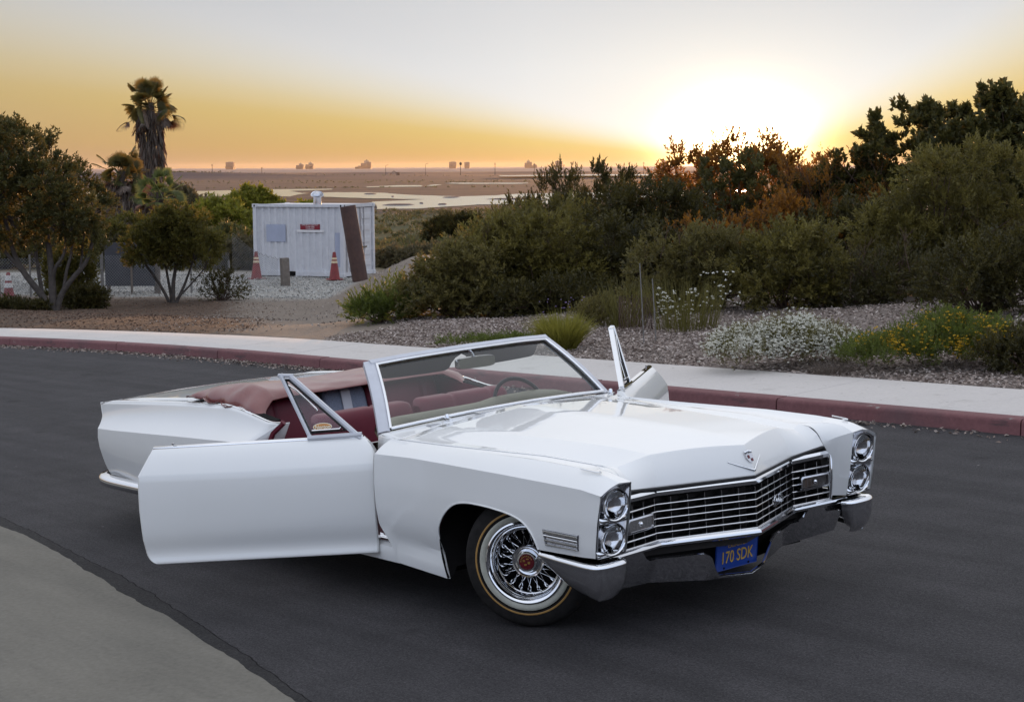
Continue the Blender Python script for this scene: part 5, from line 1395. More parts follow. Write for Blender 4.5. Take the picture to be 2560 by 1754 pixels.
# --- trees on the left
def tree(name, label, x, y, limbs, blobs, leaf, bark, group=None, **k):
    t = thing(name, label, 'tree', (x, y, ground_z(x, y)), 0, group)
    m = MB()
    for pts, r in limbs:
        pp = smooth_curve(pts, 5); n = len(pp)
        m.tube(pp, [r[0] + (r[1] - r[0]) * (i / (n - 1)) for i in range(n)], 9, cap=False)
    f, C = foliage('crown', blobs, mat=LM[leaf], parent=t, **k)
    ends = [Vector(p[0][-1]) for p in limbs]
    for c in C[rng.choice(len(C), min(70, len(C)), replace=False)]:
        c = Vector(c); e = min(ends, key=lambda q: (q - c).length)
        m.tube([e, e * .5 + c * .5 + Vector((0, 0, .05)), c], [.028, .018, .006], 4, cap=False)
    m.build('trunk', bark, t, smooth=80)
    return t
tree('sumac_tree', 'multi-stemmed tree with bare grey trunks at the left edge', -13.06, 36.9,
     [([(0, 0, -.1), (.0, 0, .5), (-.02, 0, 1.2), (-.15, .1, 2.2), (-.35, .1, 3.0)], (.12, .05)),
      ([(-.05, 0, -.1), (-.25, 0, .35), (-.75, .05, 1.0), (-1.05, .1, 1.6), (-1.3, .2, 2.6)], (.11, .05)),
      ([(.06, 0, -.1), (.25, 0, .45), (.55, -.05, .85), (.95, 0, 1.35), (1.15, .1, 2.1), (1.2, .1, 2.7)], (.09, .035)),
      ([(.02, 0, .8), (.12, -.1, 1.15), (.35, -.1, 1.5), (.40, 0, 2.0), (.28, 0, 2.6)], (.055, .03)),
      ([(.3, 0, .55), (.42, -.05, 1.1), (.55, 0, 1.6), (.58, .05, 2.4)], (.05, .03)),
      ([(.55, 0, .85), (.75, .1, 1.2), (.85, .1, 1.9), (1.0, .1, 2.4)], (.04, .02)),
      ([(-.3, .1, .4), (-.45, .3, 1.1), (-.55, .4, 2.0), (-.5, .4, 2.8)], (.06, .03)),
      ([(-.8, .05, 1.05), (-1.35, 0, 1.7), (-2.0, 0, 2.4)], (.06, .03))],
     [(-.15, 0, 3.0, .95, 1.0, .8), (.70, 0, 2.55, .70, .9, .62), (-1.3, 0, 3.3, 1.1, 1.0, 1.2), (-2.3, 0, 3.2, 1.1, 1.0, 1.3), (-.05, 0, 3.5, .75, .8, .70), (-1.0, 0, 4.25, .75, .8, .80), (-2.2, 0, 4.5, 1.0, .8, .8), (1.05, 0, 2.0, .45, .6, .45), (.2, 0, 2.2, .8, .6, .5), (-1.6, 0, 2.2, 1.0, .7, .6)], 'sumac', MT['bark'],
     nclump=400, cr=.19, nsprig=10, slen=.15, nleaf=10, L=.10, W=.048, low=-.8)
tree('sumac_tree', 'leafy tree behind the multi-stemmed one, its leaf clusters showing against the golden sky', -15.6, 46.0,
     [([(0, 0, -.1), (.1, 0, 1.5), (.3, 0, 3.0)], (.14, .07)), ([(0, 0, .3), (-.8, 0, 1.6), (-1.6, 0, 3.0)], (.10, .05)), ([(.1, 0, .4), (1.0, 0, 1.6), (1.8, 0, 2.6)], (.09, .04))],
     [(-2.2, 0, 3.6, 1.4, 1.2, 1.5), (-.6, 0, 3.9, 1.3, 1.2, 1.45), (.55, 0, 3.1, 1.0, 1.2, 1.1), (1.35, 0, 2.5, .75, 1.0, .8), (-.6, 0, 2.0, 2.2, 1.2, 1.2), (-1.4, 0, 4.9, .8, .7, .6)], 'sumac', MT['bark_d'],
     nclump=330, cr=.21, nsprig=9, slen=.16, nleaf=9, L=.115, W=.055, low=-.8)
tree('small_tree', 'small round tree with yellowish-green leaves in front of the wire fence', -10.45, 40.1,
     [([(0, 0, -.1), (.02, 0, .5), (.1, 0, 1.0), (.2, 0, 1.5)], (.07, .035)), ([(-.05, 0, -.1), (-.35, 0, .5), (-.75, 0, 1.1), (-.95, 0, 1.5)], (.05, .025)), ([(.05, 0, -.1), (.35, .05, .55), (.6, .05, 1.2)], (.05, .025)), ([(-.02, 0, 0), (-.15, .1, .7), (-.25, .1, 1.4)], (.05, .025)), ([(.1, 0, .1), (.5, 0, .5), (.95, 0, 1.0)], (.035, .015))],
     [(-.65, 0, 1.55, .75, .7, .60), (.10, 0, 1.80, .85, .8, .75), (.75, 0, 1.55, .70, .7, .60), (.3, 0, 2.35, .62, .6, .45), (-.35, 0, 2.15, .6, .6, .5)], 'yellowish', MT['bark'],
     nclump=330, cr=.17, nsprig=10, slen=.14, nleaf=10, L=.085, W=.036, low=-.75)
shrub('green_shrub', 'yellow-green bush seen between the trunks of the multi-stemmed tree', 'shrub', -13.0, 38.8, [(-.4, 0, .9, .50, .4, .7), (.15, 0, .75, .45, .4, .6), (0, 0, 1.45, .6, .4, .5)], None, 'yellowish', nclump=70, cr=.18, nsprig=8, slen=.18, nleaf=8, L=.075, W=.028, nst=30)
shrub('green_shrub', 'dark green bush at the left edge behind the gravel yard', 'shrub', -17.0, 55.5, [(-.5, 0, .9, .7, .4, .85), (.4, 0, .8, .7, .4, .75)], None, 'deep', nclump=70, cr=.18, nsprig=8, slen=.18, nleaf=8, L=.075, W=.03, nst=30)
shrub('dry_bush', 'low dark twiggy bush right of the small round tree, by the fence', 'shrub', -9.2, 40.9, [(0, 0, .45, .60, .4, .45), (-.4, 0, .75, .45, .3, .5), (.45, 0, .75, .35, .3, .45)], None, 'deep', nclump=26, cr=.16, nsprig=7, slen=.18, nleaf=7, L=.055, W=.02, nst=60, r0=.012)
shrub('small_shrub', 'small dark weeds at the foot of the multi-stemmed tree', 'weeds', -12.45, 37.6, [(0, 0, .30, .45, .3, .28), (.35, 0, .40, .25, .3, .32)], None, 'deep', nclump=40, cr=.16, nsprig=7, slen=.2, nleaf=8, L=.07, W=.03, nst=24)
shrub('small_shrub', 'low dark weeds at the left edge in front of the gravel', 'weeds', -14.2, 36.8, [(0, 0, .10, .7, .3, .2), (.7, 0, .05, .4, .3, .12)], None, 'deep', nclump=40, cr=.13, nsprig=7, slen=.16, nleaf=8, L=.06, W=.025, nst=24)

# --- palms
def frond_mesh(a, e, roll, pet, L, droop, nseg=20):
    """one fan leaf: stalk leaving the crown at azimuth a, elevation e, and a fan of narrow segments whose tips hang"""
    m_v, m_f = [], []
    D = Vector((math.cos(e) * math.cos(a), math.cos(e) * math.sin(a), math.sin(e))); S = Vector((-math.sin(a), math.cos(a), 0)); N = D.cross(S)
    S2 = S * math.cos(roll) + N * math.sin(roll)
    g = Vector((0, 0, -1))
    def quad(*q): k = len(m_v); m_v.extend(pt(p) for p in q); m_f.append((k, k + 1, k + 2, k + 3))
    o = D * pet + g * .10 * pet * pet * math.cos(e)
    mid = D * pet * .5
    for w in (S, N):
        quad(w * -.03, w * .03, mid + w * .022, mid - w * .022); quad(mid - w * .022, mid + w * .022, o + w * .018, o - w * .018)
    for i in range(nseg):
        t = -1.45 + 2.9 * i / (nseg - 1); ln = L * (.70 + .30 * math.cos(t * .75)) * rnd.uniform(.88, 1.1)
        d = (D * math.cos(t) + S2 * math.sin(t)).normalized(); c = d.cross(D.cross(S2)).normalized() * L
        P = [o + d * ln * s_ + g * droop * ln * s_ ** 2.4 for s_ in (0, .35, .62, .85, 1.0)]
        W_ = (.004, .055, .060, .034, .004)
        tw = d.cross(c).normalized() * L * .02
        for k in range(4): quad(P[k] - c * W_[k] / 1 - tw, P[k] + c * W_[k] + tw, P[k + 1] + c * W_[k + 1] + tw, P[k + 1] - c * W_[k + 1] - tw)
    me = bpy.data.meshes.new('frond'); me.from_pydata(m_v, [], m_f)
    at = me.attributes.new('tint', 'FLOAT', 'POINT'); at.data.foreach_set('value', np.repeat(rng.uniform(0, 1, len(m_v) // 4), 4).astype(np.float32))
    return me
def palm(label, x, y, h, tr, nfr, size, leaf, skirt, group='fan palms'):
    t = thing('fan_palm', label, 'palm tree', (x, y, ground_z(x, y)), 0, group)
    zt = h
    m = MB(); m.tube([(0, 0, -.3), (.03, 0, h * .3), (0, 0, h * .65), (0, 0, zt)], [tr * 1.1, tr, tr * .9, tr * .8], 12)
    m.build('trunk', MT['bark_d'], t, smooth=80)
    for i in range(nfr):
        q = i / (nfr - 1)
        a = i * 2.39996 + rnd.uniform(-.25, .25); e = 1.50 - 2.05 * q ** .9 + rnd.uniform(-.12, .12)
        me = frond_mesh(a, e, rnd.uniform(-1.4, 1.4), size * .86 * rnd.uniform(.30, 1.15), size * .56 * rnd.uniform(.9, 1.1), .05 + .28 * q)
        me.materials.append(LM[leaf] if q < .8 else LM['thatch'])
        o = bpy.data.objects.new('frond', me); link(o, t); o.location = (.08 * math.cos(a), .08 * math.sin(a), zt - .05 - .55 * q * size / 1.3)
    if skirt:
        z0, z1, r1, r0 = skirt        # from z0 (top) down to z1
        n = 2600; k = rng.uniform(0, 1, n); a = rng.uniform(0, 2 * PI, n)
        zz = z0 + (z1 - z0) * k; rr = (r0 + (r1 - r0) * (1 - k) ** .8) * rng.uniform(.75, 1.05, n) * (1 + .12 * np.sin(a * 3 + zz * 2))
        base = np.stack([rr * np.cos(a), rr * np.sin(a), zz], 1); d = np.stack([np.cos(a) * .10, np.sin(a) * .10, -np.ones(n)], 1) + rng.normal(size=(n, 3)) * .10
        leaf_mesh('dead_fronds', base, d, .85, .11, LM['thatch'], t, tint=rng.uniform(0, 1, n))
    return t
palm('tall fan palm with a thick skirt of dead fronds, highest thing on the left', -24.05, 102.8, 9.80, .34, 44, 1.45, 'frond', (9.45, .3, .80, .52))
palm('shorter fan palm left of the tall palm, brown dead fronds hanging below', -19.9, 75.8, 4.45, .30, 40, 1.05, 'frond', (3.9, .8, .85, .6))
palm('lowest fan palm with bright green fronds just right of the tall trunk', -16.0, 65.8, 3.15, .22, 32, .95, 'palmgreen', (2.6, .4, .55, .4))

# --- scrub beyond the yard and on the flats
G2 = 'scrub behind the gravel yard'
for i, (x, y, w, h, leaf, lab) in enumerate([(-20.5, 58.0, 2.6, 2.6, 'deep', 'dark scrub behind the fence at the left edge'), (-17.2, 59.5, 2.4, 2.2, 'yellowish', 'yellowish scrub behind the multi-stemmed tree'), (-14.6, 59.0, 2.2, 2.0, 'scrub', 'dry brown scrub between the two left palms and the fence'), (-12.4, 58.0, 1.9, 1.75, 'heath', 'brown-green scrub behind the small round tree'), (-10.7, 56.5, 1.4, 1.45, 'scrub', 'dry scrub just left of the white container'), (-3.9, 58.5, 2.2, 1.2, 'scrub', 'low dry brown scrub right of the white container'), (-1.2, 60.0, 2.2, 1.2, 'heath', 'low heathery scrub beyond the earth bank')]):
    shrub('scrub_bush', lab, 'scrub', x, y, [(-.4 * w, 0, .42 * h, .6 * w, .9, .50 * h), (.35 * w, 0, .50 * h, .6 * w, .9, .55 * h), (0, .3, .35 * h, .8 * w, .9, .45 * h)], None, leaf, group=G2, nclump=130, cr=.28, nsprig=9, slen=.24, nleaf=8, L=.12, W=.045, nst=30, r0=.02)
G3 = 'bushes on the flats beyond the container'
for x, y, w, h, leaf, lab in [(-17.9, 106, 1.9, 5.0, 'willow', 'bright green rounded willow rising behind the container roof'), (-18.6, 96, 2.2, 3.8, 'willow', 'lower pale green bush left of the bright willow'), (-14.7, 111, 1.2, 3.9, 'willow', 'small yellow-green bush behind the roof vent'), (-22.0, 101, 2.0, 4.6, 'scrub', 'grey-brown bush right of the tall palm trunk'), (-5.2, 150, 3.6, 3.4, 'deep', 'dark mound of bushes on the flats right of the container'), (2.6, 172, 4.0, 3.0, 'deep', 'dark bush on the flats near the two small pools')]:
    shrub('flats_bush', lab, 'bush', x, y, [(-.4 * w, 0, .42 * h, .6 * w, 1.2, .46 * h), (.4 * w, 0, .40 * h, .6 * w, 1.2, .42 * h), (0, 0, .60 * h, .6 * w, 1.2, .40 * h)], None, leaf, group=G3, nclump=120, cr=.45, nsprig=9, slen=.40, nleaf=8, L=.24, W=.10, nst=20, r0=.04)
# ground-hugging scrub over the slope: too many to count
def scatter_scrub():
    B, D, L, T = [], [], [], []
    def patch(n, xr, yr, hr, k, lsz):
        for i in range(n):
            y = rnd.uniform(*yr); x = rnd.uniform(*xr(y)); z = ground_z(x, y); h = rnd.uniform(*hr)
            q = ball(k); q[:, 2] = np.abs(q[:, 2]); B.append(np.array((x, y, z)) + q * np.array((h * rnd.uniform(.8, 1.5), h, h * .8))); D.append(q + np.array((0, 0, .6))); L.append(np.full(k, lsz)); T.append(np.full(k, rnd.random()))
    patch(420, lambda y: (-.13 * y - 4, .13 * y), (62, 130), (.3, .8), 110, .26)
    patch(420, lambda y: (-.16 * y, .16 * y), (130, 300), (.4, 1.2), 70, .50)
    patch(420, lambda y: (-.14 * y, .10 * y), (280, 460), (.4, 1.0), 30, .7)
    patch(160, lambda y: (-.22 * y, .10 * y), (440, 485), (.25, .6), 22, .6)
    for y0, y1, k in ((1010, 1040, 70), (1335, 1420, 120), (1500, 1560, 90), (2050, 2160, 150)): patch(k, lambda y: (-.26 * y, .12 * y), (y0, y1), (.2, .55), 12, .9)
    B, D, L, T = (np.concatenate(q) for q in (B, D, L, T))
    half = rng.random(len(B)) < .55
    for nm, m_, leaf in (('marsh_scrub', half, 'heath'), ('dry_scrub', ~half, 'scrub')):
        leaf_mesh(nm, B[m_], D[m_], L[m_], L[m_] * .35, LM[leaf], None, tint=T[m_])
scatter_scrub()

# --- loose bark chips on the bed, litter in the gutter
def chips():
    n = 68000; P = []
    x = rng.uniform(-4.2, 6.8, int(n * 2.2)); y = rng.uniform(4.5, 19.5, int(n * 2.2))
    keep = []
    for i in range(len(x)):
        c = to_car(x[i], y[i]); s = c.y - walk_y(c.x)
        edge = -3.0 + .10 * max(0, y[i] - 14) + .4 * math.sin(y[i] * 2)
        if s > .02 and s < 6.5 and x[i] > edge and rnd.random() < (1.0 if s < 3.0 else .35): keep.append((x[i], y[i], ground_z(x[i], y[i]) + .004 + .012 * rnd.random()))
    base = np.array(keep[:n]); k = len(base)
    d = rng.normal(size=(k, 3)); d[:, 2] *= .22
    t = NT('bark_chip'); at = t.attr('tint')
    t.base(t.ramp(at.outputs['Fac'], [(.10, (.065, .046, .037)), (.35, (.24, .185, .155)), (.65, (.44, .365, .32)), (.95, (.66, .58, .53))])); t.set(Roughness=.9); t.b.inputs['Specular IOR Level'].default_value = .2
    leaf_mesh('bark_chips', base, d, .050, .018, t.m, None, tint=rng.uniform(0, 1, k))
    B = []
    for i in range(5200):
        xx = rnd.uniform(-26, 1); yy = kerb_y(xx) - abs(rnd.gauss(0, .13)) - .01
        if rnd.random() < I(xx, [-26, -12, -6, 1], [1, 1, .35, .12]): B.append(MR @ Vector((xx, yy, .004 + .01 * rnd.random())))
    B = np.array([pt(b) for b in B]); d = rng.normal(size=(len(B), 3)); d[:, 2] *= .2
    leaf_mesh('gutter_litter', B, d, .045, .020, t.m, None, tint=rng.uniform(0, .8, len(B)) * .8)
    B = []
    for i in range(26000):
        x = rnd.uniform(-20, -4.8); y = rnd.uniform(17, 44); c = to_car(x, y)
        if c.y - walk_y(c.x) < .05 or x > -5.4 - .18 * (y - 25) + rnd.gauss(0, .5) or y + .25 * (x + 10) > 41.5: continue
        B.append((x, y, ground_z(x, y) + .005))
    d = rng.normal(size=(len(B), 3)); d[:, 2] *= .25
    t = NT('dry_leaf_litter'); at = t.attr('tint')
    t.base(t.ramp(at.outputs['Fac'], [(.1, (.045, .028, .022)), (.5, (.125, .072, .047)), (.9, (.24, .15, .10))])); t.set(Roughness=.9)
    leaf_mesh('leaf_litter', np.array(B), d, .055, .020, t.m, None, tint=rng.uniform(0, 1, len(B)))
    B = []
    for i in range(22000):
        x = rnd.uniform(-21, -5.9); y = rnd.uniform(41, 53)
        if y + .25 * (x + 10) > 41.8: B.append((x, y, ground_z(x, y) + .01))
    t = NT('gravel_stone'); at = t.attr('tint'); t.base(t.ramp(at.outputs['Fac'], [(.1, (.20, .195, .185)), (.5, (.38, .37, .35)), (.9, (.55, .54, .51))])); t.set(Roughness=.9)
    d = rng.normal(size=(len(B), 3)); d[:, 2] *= .5
    leaf_mesh('gravel', np.array(B), d, .055, .045, t.m, None, tint=rng.uniform(0, 1, len(B)))
    B = []
    for i in range(4500):
        y = rnd.uniform(17, 42); x = rnd.uniform(-9.5, -1.5); c = to_car(x, y)
        if c.y - walk_y(c.x) < .1 or abs(x + 4.4 + .10 * (y - 20)) > 2.6: continue
        B.append((x, y, ground_z(x, y) + .005))
    t = NT('pebble'); at = t.attr('tint'); t.base(t.ramp(at.outputs['Fac'], [(.1, (.09, .07, .06)), (.5, (.24, .20, .17)), (.9, (.46, .42, .38))])); t.set(Roughness=.9)
    d = rng.normal(size=(len(B), 3)); d[:, 2] *= .5
    leaf_mesh('pebbles', np.array(B), d, .04, .03, t.m, None, tint=rng.uniform(0, 1, len(B)))
chips()
# ================================================================ smaller things around
# --- white steel container
def container():
    al = math.radians(22); W_, D_, H_ = 3.61, 2.44, 2.55
    C0 = Vector((-6.55, 50.8, 0)); z0 = -1.50
    ux = Vector((-math.cos(al), math.sin(al), 0)); uy = Vector((math.sin(al), math.cos(al), 0))    # along the long face (to the left), along the door end
    mw = Matrix((ux, uy, Vector((0, 0, 1)))).transposed().to_4x4(); mw.translation = C0 + Vector((0, 0, z0))
    t = thing('shipping_container', 'white corrugated steel container with a roof vent and red sign on its side', 'container', mw=mw)
    pm = NT('container_paint'); co = pm.coord(1.0)
    c = pm.mix(.5, pm.ramp(pm.noise(.9, 5, .6, co), [(.3, (.55, .55, .57)), (.7, (.62, .62, .64))]), pm.ramp(pm.noise(6, 5, .7, co), [(.35, (.50, .50, .53)), (.65, (.64, .64, .66))]))
    c = pm.mix(pm.ramp(pm.noise(2.2, 3, .5, co), [(.69, (0, 0, 0)), (.74, (.7, .7, .7))]), c, (.70, .72, .75))
    c = pm.mix(pm.ramp(pm.noise(3.0, 6, .7, pm.coord(sxyz=(1, 1, .25))), [(.66, (0, 0, 0)), (.76, (.6, .6, .6))]), c, (.26, .20, .17))
    pm.base(c); pm.set(Roughness=.55); cp = pm.m
    patchm = plain('faded_blue_patch', (.36, .39, .49), .6, 0, .06, 3)
    f = MB()
    for p, d in (((.06, .06, H_ / 2), (.14, .14, H_)), ((W_ - .06, .06, H_ / 2), (.14, .14, H_)), ((.06, D_ - .06, H_ / 2), (.14, .14, H_)), ((W_ - .06, D_ - .06, H_ / 2), (.14, .14, H_))): MB().box(p, d).build('corner_post', cp, t, bevel=.01)
    MB().box((W_ / 2, .05, H_ - .05), (W_ - .3, .10, .10)).build('top_rail', cp, t); MB().box((.05, D_ / 2, H_ - .06), (.10, D_ - .3, .12)).build('top_rail', cp, t)
    b = MB(); b.box((W_ * .28, .05, .09), (W_ * .56 - .2, .10, .16)); b.build('bottom_rail', cp, t); MB().box((W_ * .80, .05, .09), (W_ * .40 - .16, .10, .16)).build('bottom_rail', cp, t)
    MB().box((W_ * .575, .09, .09), (.30, .06, .15)).build('fork_pocket', MT['dark'], t)
    MB().box((.05, D_ / 2, .08), (.10, D_ - .3, .14)).build('bottom_rail', cp, t)
    m = MB(); rows = []
    n = 13; xs = []
    pit = (W_ - .26) / n
    for i in range(n):
        x0 = .13 + i * pit
        xs += [(x0, .06), (x0 + pit * .30, .06), (x0 + pit * .44, .10), (x0 + pit * .86, .10)]
    xs.append((W_ - .13, .06))
    m.grid([[(x, y, z) for x, y in xs] for z in (.17, .6, 1.2, 1.8, H_ - .10)])
    m.build('corrugated_wall', cp, t, smooth=10)
    MB().grid([[(x, D_ - .08, z) for x in (.1, W_ - .1)] for z in (.1, H_ - .05)]).build('back_wall', cp, t); MB().grid([[(W_ - .08, y, z) for y in (.1, D_ - .1)] for z in (.1, H_ - .05)]).build('end_wall', cp, t)
    MB().box((W_ / 2, D_ / 2, H_ - .03), (W_ - .22, D_ - .22, .03)).build('roof', cp, t)
    for k in (0, 1):
        y0 = .14 + k * (D_ / 2 - .14); y1 = y0 + D_ / 2 - .15
        d = MB(); d.box((.075, (y0 + y1) / 2, H_ / 2), (.05, y1 - y0, H_ - .28)); dd = d.build('door', cp, t, bevel=.008)
        for z in (.42, .80, 1.25, 1.68, 2.10): MB().box((.045, (y0 + y1) / 2 + .08, z), (.03, (y1 - y0) * .62, .20)).build('door_panel', cp, dd, bevel=.01)
        for yy in (y0 + .16, y0 + .42):
            MB().tube([(.02, yy, .12), (.02, yy, H_ - .12)], .018, 6).build('lock_rod', MT['chrome_dull'], dd, smooth=60)
            MB().box((.01, yy + .08, 1.0), (.03, .22, .05)).build('rod_handle', MT['chrome_dull'], dd)
        for z in (.35, .95, 1.55, 2.15): MB().box((.05, y1 + (.02 if k else -(y1 - y0) - .02), z), (.05, .06, .14)).build('hinge', cp, dd)
    for p in ((.06, .06), (W_ - .06, .06), (.06, D_ - .06)):
        for z in (.06, H_ - .06): MB().box((p[0], p[1], z), (.18, .18, .13)).build('corner_casting', cp, t, bevel=.012)
    for p in ((W_ - .07, -.031), (.07, -.031)): MB().box((p[0], p[1] - .001, H_ - .06), (.055, .006, .07)).build('casting_hole', MT['dark'], t)
    for p in (.22, ): MB().box((-.031, p * .3, H_ - .06), (.006, .055, .07)).build('casting_hole', MT['dark'], t)
    MB().box((2.72, .055, 1.52), (.78, .006, .62)).build('paint_patch', patchm, t); MB().box((.26, .055, .95), (.20, .006, 1.20)).build('paint_patch', patchm, t)
    # signs
    sg = MB().box((1.335, .045, 1.75), (.78, .02, .19)).build('sign_board', plain('sign_red', (.20, .010, .022), .5, 0, .05, 8), t)
    fr_ = lambda x, z: frame((x, .033, z), (-1, 0, 0), (0, 0, 1))
    wt = plain('sign_white', (.72, .70, .70), .5, 0, .04, 8)
    text('sign_text', 'EMERGENCY CONTACT:', .062, wt, sg, fr_(1.335, 1.815), .001, 0, .95); text('sign_text', '714-841-2000', .062, wt, sg, fr_(1.335, 1.752), .001); text('sign_text', '714-846-0027', .062, wt, sg, fr_(1.335, 1.690), .001)
    s2 = MB().box((1.33, .043, 1.605), (1.06, .022, .075)).build('sign_strip', wt, t)
    text('sign_text', 'OPERATOR AGENT: STEVE THOMAS', .052, MT['dark'], s2, fr_(1.33, 1.605) @ Matrix.Translation((0, 0, .003)), .001, 0, 1.0)
    # turbine vent on the roof
    vp = (1.30, .55)
    v = MB().lathe([(.15, H_ - .02), (.135, H_ + .22), (.15, H_ + .24)], 24, (vp[0], vp[1], 0)).build('vent_pipe', MT['chrome_dull'], t, smooth=50)
    tb_ = MB().lathe([(.15, .24), (.19, .27), (.185, .36), (.13, .43), (.001, .455)], 24, (vp[0], vp[1], H_)).build('vent_turbine', MT['chrome_dull'], v, smooth=50)
    for k in range(20):
        a = 2 * PI * k / 20; m = MB()
        pp = [(.19, .262, 0), (.222, .30, .10), (.212, .36, .22), (.15, .425, .34), (.05, .458, .42)]
        m.grid([[(vp[0] + (r + e) * math.cos(a + b), vp[1] + (r + e) * math.sin(a + b), H_ + z) for r, z, b in pp] for e in (-.02, .012)])
        m.build('vent_blade', MT['chrome'], v, smooth=60)
container()

# --- leaning rusty pile, fence, sign board, posts, cones
rust = NT('rusty_steel'); co = rust.coord(1.0)
c = rust.mix(.5, rust.ramp(rust.noise(1.2, 6, .65, co), [(.3, (.045, .022, .018)), (.7, (.085, .040, .030))]), rust.ramp(rust.noise(9, 5, .7, co), [(.3, (.035, .019, .016)), (.7, (.10, .048, .036))]))
c = rust.mix(rust.ramp(rust.noise(.8, 4, .6, co), [(.62, (0, 0, 0)), (.72, (.6, .6, .6))]), c, (.085, .085, .05)); rust.base(c); rust.set(Roughness=.75); rust.bump(rust.noise(14, 5), .4, .02)
b0 = Vector((-5.72, 47.8, -1.35)); b1 = Vector((-6.10, 47.9, 1.05)); ax = (b1 - b0).normalized()
m = MB(); Rr = ax.to_track_quat('Z', 'Y').to_matrix(); Lr = (b1 - b0).length
m.lathe([(.02, -.6), (.262, -.6), (.265, Lr - .02), (.262, Lr), (.22, Lr), (.215, Lr - .5), (.02, Lr - .5)], 28, (0, 0, 0), Rr)
o = m.build('steel_pile', rust.m, None, smooth=40); o.location = b0; tag(o, 'leaning rusty brown steel pile in front of the container door', 'pile')

wood = plain('weathered_wood', (.17, .145, .125), .9, 0, .25, 7, spec=.2, bump=.5)
m = MB(); m.grid([[(x * w, y * w, z) for x, y in ((-.13, -.11), (.13, -.11), (.13, .11), (-.13, .11))] for z, w in ((-.3, 1.02), (.4, 1.0), (.95, 1.0), (1.0, .93))], closed=True); m.add([(x * .93, y * .93, 1.0) for x, y in ((-.13, -.11), (.13, -.11), (.13, .11), (-.13, .11))], [(0, 1, 2, 3)])
o = m.build('wooden_post', wood, None, bevel=.012); o.location = (-8.07, 46.8, -1.60); o.rotation_euler = (.0, -.03, .5); tag(o, 'thick weathered wooden post standing alone in front of the container', 'post')

conem = plain('cone_red', (.20, .022, .022), .55, 0, .25, 5); stripe = plain('cone_stripe', (.62, .50, .32), .6, 0, .15, 9); stripew = plain('cone_white', (.66, .64, .62), .6, 0, .1, 9)
def cone(label, x, y, z, h, r, sm, dark=False):
    t = thing('traffic_cone', label, 'traffic cone', (x, y, z), rnd.uniform(0, 1), 'traffic cones in the gravel yard')
    MB().lathe([(r * 1.0, 0.012), (r * .93, .04), (.055, h * .97), (.045, h), (.03, h), (.03, h - .05)], 24).build('cone_body', conem, t, smooth=40)
    MB().box((0, 0, .018), (r * 2.3, r * 2.3, .036)).build('cone_base', conem, t, bevel=.01)
    for a, b in ((.60, .68), (.73, .80)) if sm is stripe else ((.36, .56), (.66, .88)):
        R_ = lambda q: r * .93 + (.055 - r * .93) * ((q * h - .04) / (h * .93)) + .004
        MB().lathe([(R_(a), a * h), (R_(b), b * h)], 24).build('reflective_band', sm, t, smooth=60)
cone('dark red traffic cone with two cream bands in front of the left container corner', -9.5, 50.0, ground_z(-9.5, 50.0), .95, .20, stripe)
cone('dark red traffic cone with two cream bands beside the leaning pile', -6.72, 49.3, ground_z(-6.72, 49.3), .95, .20, stripe)
cone('red traffic cone with two white bands by a post at the left edge', -15.98, 42.8, ground_z(-15.98, 42.8), .72, .17, stripew)

# chain-link fence: posts, rails and woven wire
wire = plain('galvanised_wire', (.22, .22, .22), .5, .6, .1, 20); steel = plain('fence_steel', (.20, .19, .18), .55, .4, .15, 9)
def weave(pts, h, name, parent, sp=.085, r=.0035, hz=None):
    """diamond mesh between points along the ground line"""
    m = MB(); P = [Vector(p) for p in pts]
    d = [0]
    for a, b in zip(P[:-1], P[1:]): d.append(d[-1] + (b - a).length)
    T = d[-1]
    def at(s, z):
        s = max(0, min(T, s)); i = max(k for k in range(len(d)) if d[k] <= s + 1e-9); i = min(i, len(P) - 2)
        f = (s - d[i]) / (d[i + 1] - d[i]); b = P[i] + (P[i + 1] - P[i]) * f; hh = h if hz is None else hz(s / T)
        return b + Vector((0, -.06 * math.sin(PI * z) * (1 if hz else 0), z * hh))
    n = int(T / sp) + int(h / sp) + 2
    for k in range(-int(h / sp) - 1, n):
        for sg in (1, -1):
            s0 = k * sp; s1 = s0 + h * .9
            a0, a1 = max(0, s0), min(T, s1)
            if a1 - a0 < .03: continue
            za, zb_ = (a0 - s0) / (s1 - s0), (a1 - s0) / (s1 - s0)
            if sg < 0: za, zb_ = 1 - za, 1 - zb_
            q = [at(a0 + (a1 - a0) * u, za + (zb_ - za) * u) for u in (0, .33, .67, 1)]
            m.tube(q, r, 3, cap=False)
    o = m.build(name, wire, parent); o['kind'] = 'stuff'; return o
F = [(-17.6, 42.0), (-15.2, 42.4), (-13.0, 43.3), (-11.7, 43.4), (-10.6, 43.8), (-9.6, 45.0), (-8.2, 46.7)]
t = thing('wire_fence', 'low chain-link wire fence on thin posts along the gravel yard behind the two trees', 'fence', (0, 0, 0))
line = [(x, y, ground_z(x, y) + .05) for x, y in F]
weave(line[:6], 1.15, 'wire_mesh', t)
for (x, y, z), r, h, mt in ((line[0], .035, 1.3, steel), (line[1], .03, 1.25, steel), ((-13.22, 43.2, -1.45), .05, 1.25, steel), ((-12.35, 43.35, -1.45), .035, 1.1, wood), (line[4], .03, 1.2, steel), ((-9.62, 45.0, -1.52), .035, .95, steel)):
    MB().tube([(x, y, z - .3), (x, y, z + h)], r, 8).build('fence_post', mt, t, smooth=60)
